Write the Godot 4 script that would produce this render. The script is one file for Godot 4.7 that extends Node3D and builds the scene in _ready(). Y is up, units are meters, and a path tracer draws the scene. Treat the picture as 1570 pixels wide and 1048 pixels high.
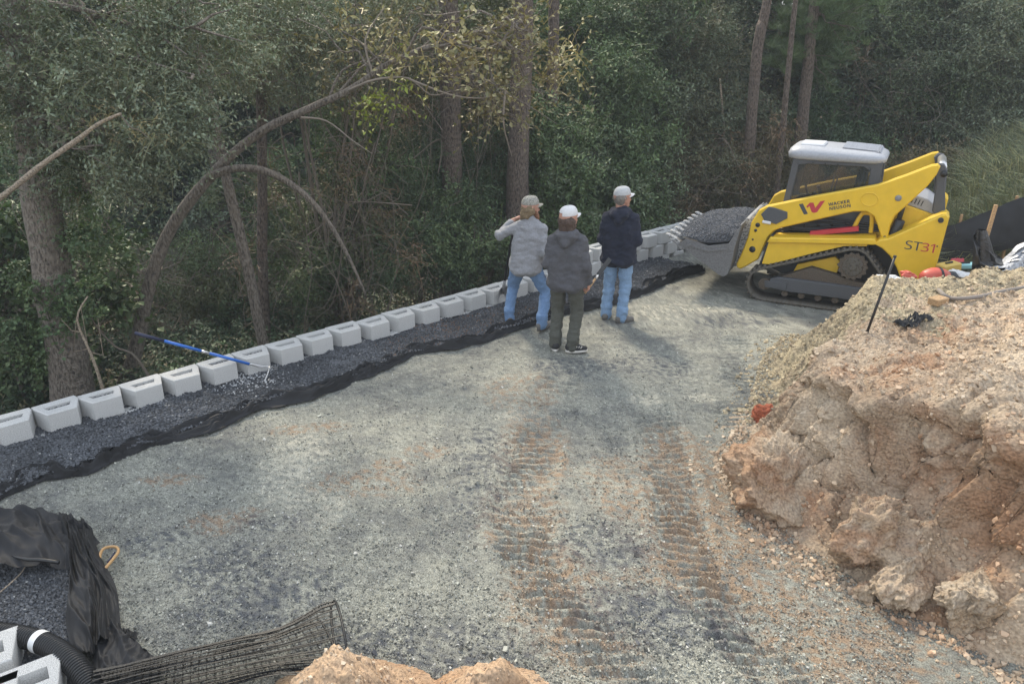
extends Node3D

# ---------------------------------------------------------------- camera numbers (photo pixels, 1570 x 1048)
const F := 1190.0
const EYE := Vector3(0, 3.6, 0)
const PITCH := 21.7
var rng := RandomNumberGenerator.new()
var names := {}
var n1 := FastNoiseLite.new()
var n2 := FastNoiseLite.new()
var ncell := FastNoiseLite.new()
var n3 := FastNoiseLite.new()
var M := {}

func ray(x: float, y: float) -> Vector3:
	var a := (x - 785.0) / F
	var b := (524.0 - y) / F
	var p := deg_to_rad(PITCH)
	return Vector3(a, b * cos(p) - sin(p), -(cos(p) + b * sin(p)))
func P(x: float, y: float, h := 0.0) -> Vector3:      # the point at height h that a pixel looks at
	var r := ray(x, y)
	return EYE + r * ((h - EYE.y) / r.y)
func PZ(x: float, y: float, z: float) -> Vector3:      # the point at depth z that a pixel looks at
	var r := ray(x, y)
	return EYE + r * (z / r.z)

# ---------------------------------------------------------------- naming and tagging
func numbered(called: String) -> String:
	if not names.has(called):
		names[called] = 0
		return called
	names[called] += 1
	return "%s_%03d" % [called, names[called]]
func tag(o: Node, label: String, category: String, group := "", kind := ""):
	if label: o.set_meta("label", label)
	if category: o.set_meta("category", category)
	if group: o.set_meta("group", group)
	if kind: o.set_meta("kind", kind)
	return o
func thing(called: String, label: String, category: String, at := Vector3.ZERO, turn := 0.0, group := "") -> Node3D:
	var o := Node3D.new()
	o.name = numbered(called)
	add_child(o)
	o.position = at
	o.rotation.y = turn
	tag(o, label, category, group)
	return o
func put(mesh: Mesh, called: String, m: Material, parent: Node = null) -> MeshInstance3D:
	var o := MeshInstance3D.new()
	o.mesh = mesh
	o.material_override = m
	if parent == null or parent == self:
		o.name = numbered(called)
		add_child(o)
	else:
		o.name = called
		parent.add_child(o, true)
	return o
func structure(o: Node, label := "") -> Node:
	o.set_meta("kind", "structure")
	if label: o.set_meta("label", label)
	return o

# ---------------------------------------------------------------- mesh helpers
func ST(smooth := false) -> SurfaceTool:
	var st := SurfaceTool.new()
	st.begin(Mesh.PRIMITIVE_TRIANGLES)
	st.set_smooth_group(0 if smooth else -1)
	return st
func done(st: SurfaceTool) -> ArrayMesh:
	st.generate_normals()
	return st.commit()
func tri(st: SurfaceTool, a: Vector3, b: Vector3, c: Vector3):
	st.add_vertex(a); st.add_vertex(b); st.add_vertex(c)
func quad(st: SurfaceTool, a: Vector3, b: Vector3, c: Vector3, d: Vector3):
	tri(st, a, b, c); tri(st, a, c, d)
func box(st: SurfaceTool, c: Vector3, s: Vector3, b := Basis.IDENTITY, ch := 0.0):
	# chamfered box: ch is the width of the chamfer
	var h := s * 0.5
	ch = minf(ch, 0.45 * minf(s.x, minf(s.y, s.z)))
	if ch <= 0.0:
		var v := []
		for i in 8: v.append(c + b * Vector3(h.x if i & 1 else -h.x, h.y if i & 2 else -h.y, h.z if i & 4 else -h.z))
		for f in [[0, 2, 3, 1], [4, 5, 7, 6], [0, 1, 5, 4], [2, 6, 7, 3], [0, 4, 6, 2], [1, 3, 7, 5]]:
			quad(st, v[f[0]], v[f[1]], v[f[2]], v[f[3]])
		return
	var q := func(sx: int, sy: int, sz: int, ax: int) -> Vector3:
		var g := Vector3(h.x - ch, h.y - ch, h.z - ch)
		g[ax] = h[ax]
		return c + b * Vector3(g.x * sx, g.y * sy, g.z * sz)
	for ax in 3:
		for s0 in [-1, 1]:
			var k := []
			for t in [[-1, -1], [1, -1], [1, 1], [-1, 1]]:
				var e := [0, 0, 0]
				e[ax] = s0; e[(ax + 1) % 3] = t[0]; e[(ax + 2) % 3] = t[1]
				k.append(q.call(e[0], e[1], e[2], ax))
			if s0 > 0: quad(st, k[0], k[3], k[2], k[1])
			else: quad(st, k[0], k[1], k[2], k[3])
	for ax in 3:
		var u := (ax + 1) % 3
		var w := (ax + 2) % 3
		for su in [-1, 1]:
			for sw in [-1, 1]:
				var e0 := [0, 0, 0]
				e0[ax] = -1; e0[u] = su; e0[w] = sw
				var e1 := e0.duplicate()
				e1[ax] = 1
				quad(st, q.call(e0[0], e0[1], e0[2], u), q.call(e1[0], e1[1], e1[2], u), q.call(e1[0], e1[1], e1[2], w), q.call(e0[0], e0[1], e0[2], w))
	for i in 8:
		var sx := 1 if i & 1 else -1
		var sy := 1 if i & 2 else -1
		var sz := 1 if i & 4 else -1
		tri(st, q.call(sx, sy, sz, 0), q.call(sx, sy, sz, 1), q.call(sx, sy, sz, 2))
func prism(st: SurfaceTool, poly: PackedVector2Array, z0: float, z1: float, ch := 0.0):
	# polygon in x-y pulled along z, with a small chamfer round both faces
	if Geometry2D.is_polygon_clockwise(poly): poly.reverse()
	var n := poly.size()
	var ins := PackedVector2Array()
	for i in n:
		var a := poly[(i + n - 1) % n]
		var p := poly[i]
		var c := poly[(i + 1) % n]
		var d1 := (p - a).normalized()
		var d2 := (c - p).normalized()
		var m := (Vector2(-d1.y, d1.x) + Vector2(-d2.y, d2.x)).normalized()
		ins.append(p + m * ch)
	var idx := Geometry2D.triangulate_polygon(ins)
	var zl := minf(z0, z1)
	var zh := maxf(z0, z1)
	for i in range(0, idx.size(), 3):
		var a := ins[idx[i]]
		var b := ins[idx[i + 1]]
		var c := ins[idx[i + 2]]
		if (b - a).cross(c - a) < 0:
			var t := b
			b = c
			c = t
		tri(st, Vector3(a.x, a.y, zh), Vector3(c.x, c.y, zh), Vector3(b.x, b.y, zh))
		tri(st, Vector3(a.x, a.y, zl), Vector3(b.x, b.y, zl), Vector3(c.x, c.y, zl))
	for i in n:
		var j := (i + 1) % n
		var rings := [[ins, zl], [poly, zl + ch], [poly, zh - ch], [ins, zh]]
		for r in 3:
			if r != 1 and ch <= 0.0: continue
			var A: PackedVector2Array = rings[r][0]
			var B: PackedVector2Array = rings[r + 1][0]
			var za: float = rings[r][1]
			var zb: float = rings[r + 1][1]
			quad(st, Vector3(A[i].x, A[i].y, za), Vector3(B[i].x, B[i].y, zb), Vector3(B[j].x, B[j].y, zb), Vector3(A[j].x, A[j].y, za))
func tube(st: SurfaceTool, pts: Array, rad: Array, sides := 8, caps := true, bump := 0.0, squash := 1.0):
	var n := pts.size()
	var rings := []
	var up := Vector3.UP
	for i in n:
		var d: Vector3 = (pts[mini(i + 1, n - 1)] - pts[maxi(i - 1, 0)]).normalized()
		if absf(d.dot(up)) > 0.97: up = Vector3(1, 0.02, 0.1) if absf(d.x) < 0.9 else Vector3(0, 0.1, 1)
		var u := up.cross(d).normalized()
		var v := d.cross(u).normalized()
		up = v
		var r: float = rad[i] if i < rad.size() else rad[-1]
		var ring := []
		for k in sides:
			var a := TAU * k / sides
			var rr := r
			if bump > 0.0:
				var q: Vector3 = pts[i] + (u * cos(a) + v * sin(a)) * r
				rr = r * (1.0 + bump * n1.get_noise_3d(q.x * 60.0, q.y * 18.0, q.z * 60.0))
			ring.append(pts[i] + u * cos(a) * rr + v * sin(a) * rr * squash)
		rings.append(ring)
	for i in n - 1:
		for k in sides:
			var k2 := (k + 1) % sides
			quad(st, rings[i][k], rings[i + 1][k], rings[i + 1][k2], rings[i][k2])
	if caps:
		for k in range(1, sides - 1):
			tri(st, rings[0][0], rings[0][k], rings[0][k + 1])
			tri(st, rings[n - 1][0], rings[n - 1][k + 1], rings[n - 1][k])
func cyl(st: SurfaceTool, a: Vector3, b: Vector3, r: float, sides := 16, ch := 0.0):
	if ch > 0.0:
		var d := (b - a).normalized() * ch
		tube(st, [a, a + d, b - d, b], [r - ch, r, r, r - ch], sides)
	else:
		tube(st, [a, b], [r, r], sides)
func bez(pts: Array, steps: int) -> Array:      # Catmull-Rom through the points
	var out := []
	var n := pts.size()
	for i in n - 1:
		var p0: Vector3 = pts[maxi(i - 1, 0)]
		var p1: Vector3 = pts[i]
		var p2: Vector3 = pts[i + 1]
		var p3: Vector3 = pts[mini(i + 2, n - 1)]
		for s in steps: out.append(p1.cubic_interpolate(p2, p0, p3, float(s) / steps))
	out.append(pts[n - 1])
	return out
func ramp(a: float, b: float, n: int) -> Array:
	var o := []
	for i in n: o.append(lerpf(a, b, float(i) / maxi(n - 1, 1)))
	return o
func sheet(nu: int, nv: int, f: Callable, col = null) -> ArrayMesh:      # f(u, v) -> Vector3; smooth shared normals
	var v := PackedVector3Array()
	var c := PackedColorArray()
	var ix := PackedInt32Array()
	for j in nv + 1:
		for i in nu + 1:
			var p: Vector3 = f.call(float(i) / nu, float(j) / nv)
			v.append(p)
			if col: c.append(col.call(p))
	for j in nv:
		for i in nu:
			var a := j * (nu + 1) + i
			ix.append_array([a, a + 1, a + nu + 2, a, a + nu + 2, a + nu + 1])
	return arrays_mesh(v, ix, c)
func arrays_mesh(v: PackedVector3Array, ix: PackedInt32Array, c := PackedColorArray()) -> ArrayMesh:
	var nn := PackedVector3Array()
	nn.resize(v.size())
	for t in range(0, ix.size(), 3):
		var a := ix[t]
		var b := ix[t + 1]
		var d := ix[t + 2]
		var q := (v[d] - v[a]).cross(v[b] - v[a])
		nn[a] += q; nn[b] += q; nn[d] += q
	for i in nn.size(): nn[i] = nn[i].normalized()
	var arr := []
	arr.resize(Mesh.ARRAY_MAX)
	arr[Mesh.ARRAY_VERTEX] = v
	arr[Mesh.ARRAY_NORMAL] = nn
	arr[Mesh.ARRAY_INDEX] = ix
	if c.size() == v.size(): arr[Mesh.ARRAY_COLOR] = c
	var m := ArrayMesh.new()
	m.add_surface_from_arrays(Mesh.PRIMITIVE_TRIANGLES, arr)
	return m
func multi(mesh: Mesh, xs: Array, cols: Array, called: String, m: Material, parent: Node) -> MultiMeshInstance3D:
	var mm := MultiMesh.new()
	mm.transform_format = MultiMesh.TRANSFORM_3D
	mm.use_colors = cols.size() > 0
	mm.mesh = mesh
	mm.instance_count = xs.size()
	for i in xs.size():
		mm.set_instance_transform(i, xs[i])
		if cols.size(): mm.set_instance_color(i, cols[i])
	var o := MultiMeshInstance3D.new()
	o.multimesh = mm
	o.material_override = m
	o.name = called if parent != self else numbered(called)
	parent.add_child(o, true)
	return o
func rvec() -> Vector3:
	return Vector3(rng.randfn(), rng.randfn(), rng.randfn()).normalized()
func rbasis(s: float) -> Basis:
	return Basis(rvec(), rng.randf() * TAU).scaled(Vector3.ONE * s)

# a smooth body meshed as surface nets from tapered capsules [a, b, ra, rb]
func field_mesh(bones: Array, cell: float, k: float, into: SurfaceTool, wrinkle := 0.0, wf := 9.0):
	var lo := Vector3.ONE * 1e9
	var hi := Vector3.ONE * -1e9
	for b in bones:
		var r: float = maxf(b[2], b[3]) + 2.5 * cell
		for e in 2:
			var q: Vector3 = b[e]
			lo = lo.min(q - Vector3.ONE * r)
			hi = hi.max(q + Vector3.ONE * r)
	var nx := int((hi.x - lo.x) / cell) + 2
	var ny := int((hi.y - lo.y) / cell) + 2
	var nz := int((hi.z - lo.z) / cell) + 2
	var d := PackedFloat32Array()
	d.resize(nx * ny * nz)
	d.fill(1.0)
	for b in bones:
		var a: Vector3 = b[0]
		var ab: Vector3 = b[1] - b[0]
		var ra: float = b[2]
		var rb: float = b[3]
		var l2 := maxf(ab.length_squared(), 1e-9)
		var pad := maxf(ra, rb) + k + 2.0 * cell
		var b0: Vector3 = a.min(b[1]) - Vector3.ONE * pad - lo
		var b1: Vector3 = a.max(b[1]) + Vector3.ONE * pad - lo
		for z in range(maxi(0, int(b0.z / cell)), mini(nz, int(b1.z / cell) + 1)):
			for y in range(maxi(0, int(b0.y / cell)), mini(ny, int(b1.y / cell) + 1)):
				var row := (z * ny + y) * nx
				for x in range(maxi(0, int(b0.x / cell)), mini(nx, int(b1.x / cell) + 1)):
					var p := lo + Vector3(x, y, z) * cell - a
					var t := clampf(p.dot(ab) / l2, 0.0, 1.0)
					var dist := (p - ab * t).length() - lerpf(ra, rb, t)
					var o := d[row + x]
					var h := maxf(k - absf(o - dist), 0.0) / k
					d[row + x] = minf(o, dist) - h * h * k * 0.25
	var vid := {}
	var vs := PackedVector3Array()
	var off := [0, 1, nx, nx + 1, nx * ny, nx * ny + 1, nx * ny + nx, nx * ny + nx + 1]
	for z in nz - 1:
		for y in ny - 1:
			var row := (z * ny + y) * nx
			for x in nx - 1:
				var i := row + x
				var s0 := d[i]
				if s0 > 3.0 * cell or s0 < -3.0 * cell: continue
				var neg := 0
				for q in 8:
					if d[i + off[q]] < 0.0: neg += 1
				if neg == 0 or neg == 8: continue
				var sum := Vector3.ZERO
				var cnt := 0
				for e in [[0, 1], [2, 3], [4, 5], [6, 7], [0, 2], [1, 3], [4, 6], [5, 7], [0, 4], [1, 5], [2, 6], [3, 7]]:
					var da := d[i + off[e[0]]]
					var db := d[i + off[e[1]]]
					if (da < 0.0) == (db < 0.0): continue
					var t := da / (da - db)
					var A := Vector3(e[0] & 1, (e[0] >> 1) & 1, (e[0] >> 2) & 1)
					var B := Vector3(e[1] & 1, (e[1] >> 1) & 1, (e[1] >> 2) & 1)
					sum += A.lerp(B, t)
					cnt += 1
				var pos := lo + (Vector3(x, y, z) + sum / cnt) * cell
				if wrinkle > 0.0:
					var g := Vector3(d[i + 1] - s0, d[i + nx] - s0, d[i + nx * ny] - s0).normalized()
					var w := n1.get_noise_3d(pos.x * wf * 10.0, pos.y * wf * 16.0, pos.z * wf * 10.0) + 0.5 * n2.get_noise_3d(pos.x * wf * 26.0, pos.y * wf * 40.0, pos.z * wf * 26.0)
					pos += g * w * wrinkle
				vid[i] = vs.size()
				vs.append(pos)
	for i in vid:
		for ax in 3:
			var st1: int = [1, nx, nx * ny][ax]
			var u: int = [nx, nx * ny, 1][ax]
			var w: int = [nx * ny, 1, nx][ax]
			if (d[i] < 0.0) == (d[i + st1] < 0.0): continue
			if not (vid.has(i - u) and vid.has(i - w) and vid.has(i - u - w)): continue
			var A: Vector3 = vs[vid[i]]
			var B: Vector3 = vs[vid[i - u]]
			var C: Vector3 = vs[vid[i - u - w]]
			var D: Vector3 = vs[vid[i - w]]
			if d[i] < 0.0: quad(into, A, D, C, B)
			else: quad(into, A, B, C, D)

# ---------------------------------------------------------------- materials
func lin(r: float, g: float, b: float) -> Color:
	return Color(r, g, b).linear_to_srgb()
func mat(c: Color, rough := 0.8, metal := 0.0) -> StandardMaterial3D:
	var m := StandardMaterial3D.new()
	m.albedo_color = c
	m.roughness = rough
	m.metallic = metal
	return m
func noise_tex(freq: float, lo: float, hi: float, seed_: int, size := 512, oct := 4, tint := Color(1, 1, 1), warm := Color(1, 1, 1)) -> ImageTexture:
	var n := FastNoiseLite.new()
	n.seed = seed_
	n.frequency = freq
	n.fractal_octaves = oct
	var im := n.get_seamless_image(size, size)
	im.convert(Image.FORMAT_RGB8)
	var g := Gradient.new()
	g.set_color(0, tint * lo)
	g.set_color(1, warm * hi)
	for y in size:
		for x in size:
			im.set_pixel(x, y, g.sample(im.get_pixel(x, y).r))
	im.generate_mipmaps()
	return ImageTexture.create_from_image(im)
func bump_tex(freq: float, seed_: int, strength: float, size := 512, kind := FastNoiseLite.TYPE_SIMPLEX_SMOOTH, oct := 5) -> ImageTexture:
	var n := FastNoiseLite.new()
	n.seed = seed_
	n.noise_type = kind
	n.frequency = freq
	n.fractal_octaves = oct
	var im := n.get_seamless_image(size, size)
	im.convert(Image.FORMAT_RGBA8)
	im.bump_map_to_normal_map(strength)
	return ImageTexture.create_from_image(im)
func surf(c: Color, rough: float, tex: Texture2D, nrm: Texture2D, scale: float, metal := 0.0, nscale := 1.0, vcol := false, world := true) -> StandardMaterial3D:
	var m := mat(c, rough, metal)
	m.uv1_triplanar = true
	m.uv1_world_triplanar = world
	m.uv1_scale = Vector3.ONE * scale
	if tex: m.albedo_texture = tex
	if nrm:
		m.normal_enabled = true
		m.normal_texture = nrm
		m.normal_scale = nscale
	m.vertex_color_use_as_albedo = vcol
	return m
func leafmat(back: Color) -> StandardMaterial3D:
	var m := mat(Color(1, 1, 1), 0.6)
	m.vertex_color_use_as_albedo = true
	m.cull_mode = BaseMaterial3D.CULL_DISABLED
	m.backlight_enabled = true
	m.backlight = back
	return m
func make_materials():
	var grain := noise_tex(0.09, 0.55, 1.25, 3, 512, 4)
	var fine := noise_tex(0.05, 0.9, 1.06, 5, 512, 5)
	var bump_fine := bump_tex(0.12, 7, 6.0)
	var bump_mid := bump_tex(0.04, 8, 8.0)
	var bark := bump_tex(0.05, 9, 10.0, 512, FastNoiseLite.TYPE_SIMPLEX, 4)
	M.pad = surf(Color(1, 1, 1), 0.95, grain, bump_fine, 1.3, 0.0, 0.9, true)
	M.stone = mat(Color(1, 1, 1), 0.85)
	M.stone.vertex_color_use_as_albedo = true
	M.gravel = surf(lin(0.07, 0.073, 0.082), 0.9, grain, bump_fine, 1.6, 0.0, 1.0)
	M.soil = surf(Color(1, 1, 1), 0.95, grain, bump_mid, 0.9, 0.0, 1.1, true)
	M.floor = surf(Color(1, 1, 1), 1.0, grain, bump_mid, 0.6, 0.0, 1.0, true)
	M.concrete = surf(lin(0.66, 0.66, 0.645), 0.9, noise_tex(0.12, 0.6, 1.25, 21, 512, 5), bump_tex(0.2, 22, 6.0), 2.0, 0.0, 1.0)
	M.cloth = surf(lin(0.012, 0.012, 0.014), 0.72, noise_tex(0.05, 0.8, 1.3, 23, 512, 4), bump_tex(0.06, 24, 2.0), 1.6, 0.0, 0.35)
	M.plastic_black = mat(lin(0.012, 0.012, 0.013), 0.38)
	M.mesh_black = mat(lin(0.007, 0.007, 0.008), 0.55)
	M.white = mat(lin(0.7, 0.7, 0.69), 0.6)
	M.wood = surf(lin(0.42, 0.27, 0.14), 0.7, noise_tex(0.04, 0.7, 1.2, 25, 256, 3), null, 4.0)
	M.tan_wood = surf(lin(0.5, 0.3, 0.13), 0.6, fine, null, 4.0)
	var bt := noise_tex(0.025, 0.45, 1.4, 26, 512, 5, Color(0.9, 0.9, 0.95), Color(1, 0.97, 0.92))
	M.bark_grey = surf(lin(0.24, 0.21, 0.18), 0.95, bt, bark, 1.4, 0.0, 1.5)
	M.bark_grey.uv1_scale = Vector3(2.4, 0.7, 2.4)
	M.bark_pine = surf(lin(0.17, 0.138, 0.118), 0.95, bt, bark, 1.4, 0.0, 1.7)
	M.bark_pine.uv1_scale = Vector3(2.6, 0.8, 2.6)
	M.twig = mat(lin(0.15, 0.125, 0.1), 0.95)
	M.mid_twig = mat(lin(0.24, 0.205, 0.17), 0.9)
	M.pale_twig = surf(lin(0.34, 0.285, 0.225), 0.9, bt, null, 3.0)
	M.leaf = leafmat(Color(0.35, 0.4, 0.15))
	M.dead = leafmat(Color(0.2, 0.15, 0.08))
	M.yellow = surf(lin(0.73, 0.475, 0.02), 0.38, noise_tex(0.012, 0.95, 1.01, 31, 512, 5), null, 0.8, 0.0, 1.0, false, false)
	M.yellow.clearcoat_enabled = true
	M.yellow.clearcoat = 0.3
	M.grey_paint = surf(lin(0.075, 0.08, 0.09), 0.5, fine, null, 1.5, 0.0, 1.0, false, false)
	M.dark_paint = surf(lin(0.028, 0.03, 0.034), 0.55, fine, null, 1.5, 0.0, 1.0, false, false)
	M.roof_grey = surf(lin(0.36, 0.375, 0.41), 0.45, fine, null, 1.0, 0.0, 1.0, false, false)
	M.hatch = mat(lin(0.6, 0.61, 0.63), 0.4)
	M.steel = surf(lin(0.3, 0.3, 0.31), 0.5, noise_tex(0.06, 0.7, 1.15, 33, 512, 5), bump_fine, 1.6, 0.35, 0.3, false, false)
	M.dull_steel = surf(lin(0.19, 0.19, 0.195), 0.62, noise_tex(0.045, 0.8, 1.12, 34, 512, 5), bump_fine, 1.3, 0.2, 0.35, false, false)
	M.bright_steel = mat(lin(0.6, 0.6, 0.6), 0.3, 0.8)
	M.worn_white = surf(lin(0.5, 0.5, 0.5), 0.6, noise_tex(0.05, 0.35, 1.3, 35, 256, 4), null, 2.0, 0.1, 1.0, false, false)
	M.rubber = surf(lin(0.11, 0.103, 0.093), 0.9, noise_tex(0.03, 0.6, 1.6, 36, 512, 5, Color(0.9, 0.95, 1.0), Color(1.0, 0.9, 0.78)), bump_fine, 1.5, 0.0, 0.5, false, false)
	M.mud = surf(lin(0.13, 0.105, 0.08), 0.95, grain, bump_mid, 1.5, 0.0, 0.8, false, false)
	M.red = mat(lin(0.45, 0.035, 0.05), 0.45)
	M.orange_red = mat(lin(0.5, 0.09, 0.06), 0.45)
	M.glass = mat(Color(0.25, 0.28, 0.28, 0.28), 0.03)
	M.glass.transparency = BaseMaterial3D.TRANSPARENCY_ALPHA
	M.print_dark = mat(lin(0.05, 0.055, 0.065), 0.5)
	M.blue = mat(lin(0.03, 0.14, 0.5), 0.4)
	M.dark_blue = mat(lin(0.02, 0.025, 0.06), 0.5)
	M.sheet_pale = surf(lin(0.52, 0.54, 0.58), 0.4, noise_tex(0.03, 0.6, 1.15, 37, 512, 4), bump_mid, 1.2, 0.0, 0.5)
	M.film = surf(lin(0.02, 0.02, 0.022), 0.3, fine, bump_mid, 1.0, 0.0, 0.6)
	M.skin = surf(lin(0.5, 0.27, 0.2), 0.55, noise_tex(0.05, 0.85, 1.08, 40, 128, 3), null, 5.0, 0.0, 1.0, false, false)

# ---------------------------------------------------------------- the lie of the land
var WA: Vector3      # a point on the wall's outer top edge, its direction and the way to the pad
var WD: Vector3
var WN: Vector3
var BLK := 0.4       # block length
const WALL_TOP := 0.27
func wall_setup():
	WA = P(115, 605, WALL_TOP)
	var b := P(762, 432, WALL_TOP)
	BLK = (b - WA).length() / 14.0
	WD = (b - WA).normalized()
	WN = Vector3(-WD.z, 0, WD.x)
	if WN.z < 0: WN = -WN
	WA.y = 0.0
func wall_d(x: float, z: float) -> float:      # metres to the pad side of the wall's outer edge
	return (Vector3(x, 0, z) - WA).dot(WN)
func forest_h(x: float, z: float) -> float:
	var rise := smoothstep(1.5, 6.0, x) * 1.25
	rise += smoothstep(6.4, 10.5, x) * 1.5 * smoothstep(-10.5, -13.0, z)
	rise += smoothstep(-22.0, -60.0, z) * 4.0
	return -1.3 + rise + 0.22 * n1.get_noise_2d(x * 9.0, z * 9.0) + 0.08 * n1.get_noise_2d(x * 40.0, z * 40.0)
func ground_h(x: float, z: float) -> float:
	var d := wall_d(x, z)
	var f := forest_h(x, z)
	var lot := -0.07
	var e := smoothstep(-0.02, 0.16, d)
	var edge := smoothstep(-13.4, -12.6, z)
	var right := 1.0 - smoothstep(7.2, 8.8, x) * (1.0 - smoothstep(-11.5, -10.0, z))
	return lerpf(f, lot, e * edge * right)

var lanes := []
func lanes_setup():
	for l in [
		[[[890, 545], [845, 610], [822, 680], [806, 740], [800, 800], [812, 860], [850, 920], [905, 990], [975, 1060], [1070, 1150]], 0.25, 1.0],
		[[[985, 600], [1012, 660], [1028, 720], [1040, 780], [1052, 840], [1080, 910], [1135, 980], [1205, 1050], [1300, 1130]], 0.22, 1.15],
		[[[905, 530], [925, 580], [945, 640], [955, 700], [960, 760]], 0.2, 0.55],
		[[[1120, 470], [1125, 520], [1128, 570], [1120, 620], [1100, 680]], 0.22, 0.6],
		[[[1010, 500], [1030, 560], [1050, 620], [1060, 660]], 0.22, 0.4]]:
		var pts := []
		for q in l[0]: pts.append(P(q[0], q[1]))
		pts.sort_custom(func(a, b): return a.z < b.z)
		lanes.append([pts, l[1], l[2]])
func lane_x(pts: Array, z: float) -> float:
	for i in pts.size() - 1:
		if z <= pts[i + 1].z:
			return lerpf(pts[i].x, pts[i + 1].x, smoothstep(0.0, 1.0, (z - pts[i].z) / (pts[i + 1].z - pts[i].z)) * 0.3 + 0.7 * (z - pts[i].z) / (pts[i + 1].z - pts[i].z))
	return pts[-1].x
func pad_h(x: float, z: float) -> float:
	var h := 0.030 * n1.get_noise_2d(x * 22.0, z * 22.0) + 0.016 * n1.get_noise_2d(x * 90.0 + 50.0, z * 90.0)
	h += 0.006 * n2.get_noise_2d(x * 420.0, z * 420.0)
	for l in lanes:
		var pts: Array = l[0]
		if z < pts[0].z or z > pts[-1].z: continue
		var xc := lane_x(pts, z)
		var o := x - xc
		if absf(o) > l[1] + 0.12: continue
		var fade := smoothstep(pts[0].z, pts[0].z + 0.7, z) * (1.0 - smoothstep(pts[-1].z - 0.5, pts[-1].z, z))
		var inside := 1.0 - smoothstep(l[1] - 0.09, l[1] + 0.03, absf(o) + 0.06 * n1.get_noise_2d(x * 70.0, z * 70.0 + 33.0))
		var wob := 0.7 * n1.get_noise_2d(x * 60.0, z * 25.0)
		var ph := (z + 0.12 * o * sin(z * 1.7) + 0.03 * n1.get_noise_2d(x * 40.0, z * 40.0)) / 0.1
		var rib := pow(0.5 + 0.5 * sin(ph * TAU), 1.3)
		var keep := clampf(0.85 + 0.9 * n1.get_noise_2d(x * 26.0 + 9.0, z * 26.0), 0.55, 1.0)
		h += fade * l[2] * (inside * (-0.038 + 0.048 * rib * keep * (1.0 + wob)) + 0.022 * exp(-pow((absf(o) - l[1] - 0.05) / 0.035, 2.0)))
	return h
var blots := []
func blots_setup():
	# [pixel x, pixel y, radius x (m), radius z (m), kind, strength]: clay, dark stone and paler patches on the pad
	for b in [[450, 705, 0.22, 0.4, 2, 1.0], [480, 780, 0.2, 0.25, 2, 0.7], [430, 745, 0.15, 0.2, 2, 0.7], [990, 612, 0.14, 0.12, 2, 1.0], [1075, 610, 0.15, 0.1, 2, 0.9], [800, 640, 0.25, 0.15, 2, 0.6],
		[1000, 480, 0.6, 0.25, 2, 0.5], [1080, 470, 0.4, 0.2, 2, 0.4],
		[445, 660, 0.16, 0.09, 1, 0.8], [505, 655, 0.15, 0.09, 1, 0.7], [600, 712, 0.14, 0.08, 1, 0.95], [655, 690, 0.15, 0.1, 1, 0.55], [335, 800, 0.2, 0.12, 1, 0.8], [260, 735, 0.2, 0.07, 1, 0.7], [560, 740, 0.35, 0.15, 1, 0.35], [380, 790, 0.12, 0.1, 1, 0.6],
		[815, 690, 0.25, 0.5, 1, 1.0], [800, 790, 0.26, 0.4, 1, 1.0], [850, 880, 0.24, 0.3, 1, 1.1], [1035, 690, 0.2, 0.4, 1, 1.2], [1040, 740, 0.2, 0.55, 1, 1.3], [1060, 860, 0.25, 0.4, 1, 1.3], [1130, 800, 0.3, 0.5, 1, 1.2], [1055, 830, 0.26, 0.45, 1, 0.8], [960, 740, 0.3, 0.35, 1, 0.5], [1000, 800, 0.3, 0.35, 1, 0.5], [850, 930, 0.26, 0.34, 1, 0.95], [835, 860, 0.2, 0.2, 1, 0.5], [910, 980, 0.25, 0.25, 1, 0.6], [800, 600, 0.3, 0.35, 1, 0.35], [830, 690, 0.2, 0.5, 1, 0.3], [970, 890, 0.2, 0.12, 1, 0.8], [1130, 880, 0.35, 0.45, 1, 0.75], [1250, 960, 0.5, 0.5, 1, 0.6], [1160, 760, 0.25, 0.5, 1, 0.85], [1100, 720, 0.15, 0.3, 1, 0.8], [1320, 1010, 0.4, 0.35, 1, 0.5], [1190, 830, 0.25, 0.3, 1, 0.8],
		[350, 870, 0.3, 0.2, 3, 0.8], [385, 935, 0.35, 0.16, 3, 0.7], [460, 900, 0.25, 0.15, 3, 0.5], [250, 830, 0.22, 0.14, 3, 0.6], [420, 800, 0.25, 0.12, 3, 0.4], [880, 560, 0.4, 0.2, 3, 0.5], [930, 830, 0.3, 0.25, 3, 0.6], [960, 930, 0.3, 0.2, 3, 0.85], [1050, 960, 0.35, 0.2, 3, 0.7], [1000, 560, 0.35, 0.25, 3, 0.45], [540, 985, 0.3, 0.15, 3, 0.8], [700, 1000, 0.4, 0.2, 3, 0.5], [1150, 490, 0.6, 0.25, 3, 0.5], [740, 720, 0.2, 0.6, 3, 0.3]]:
		var c := P(b[0], b[1])
		blots.append([c.x, c.z, b[2], b[3], b[4], b[5]])
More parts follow.
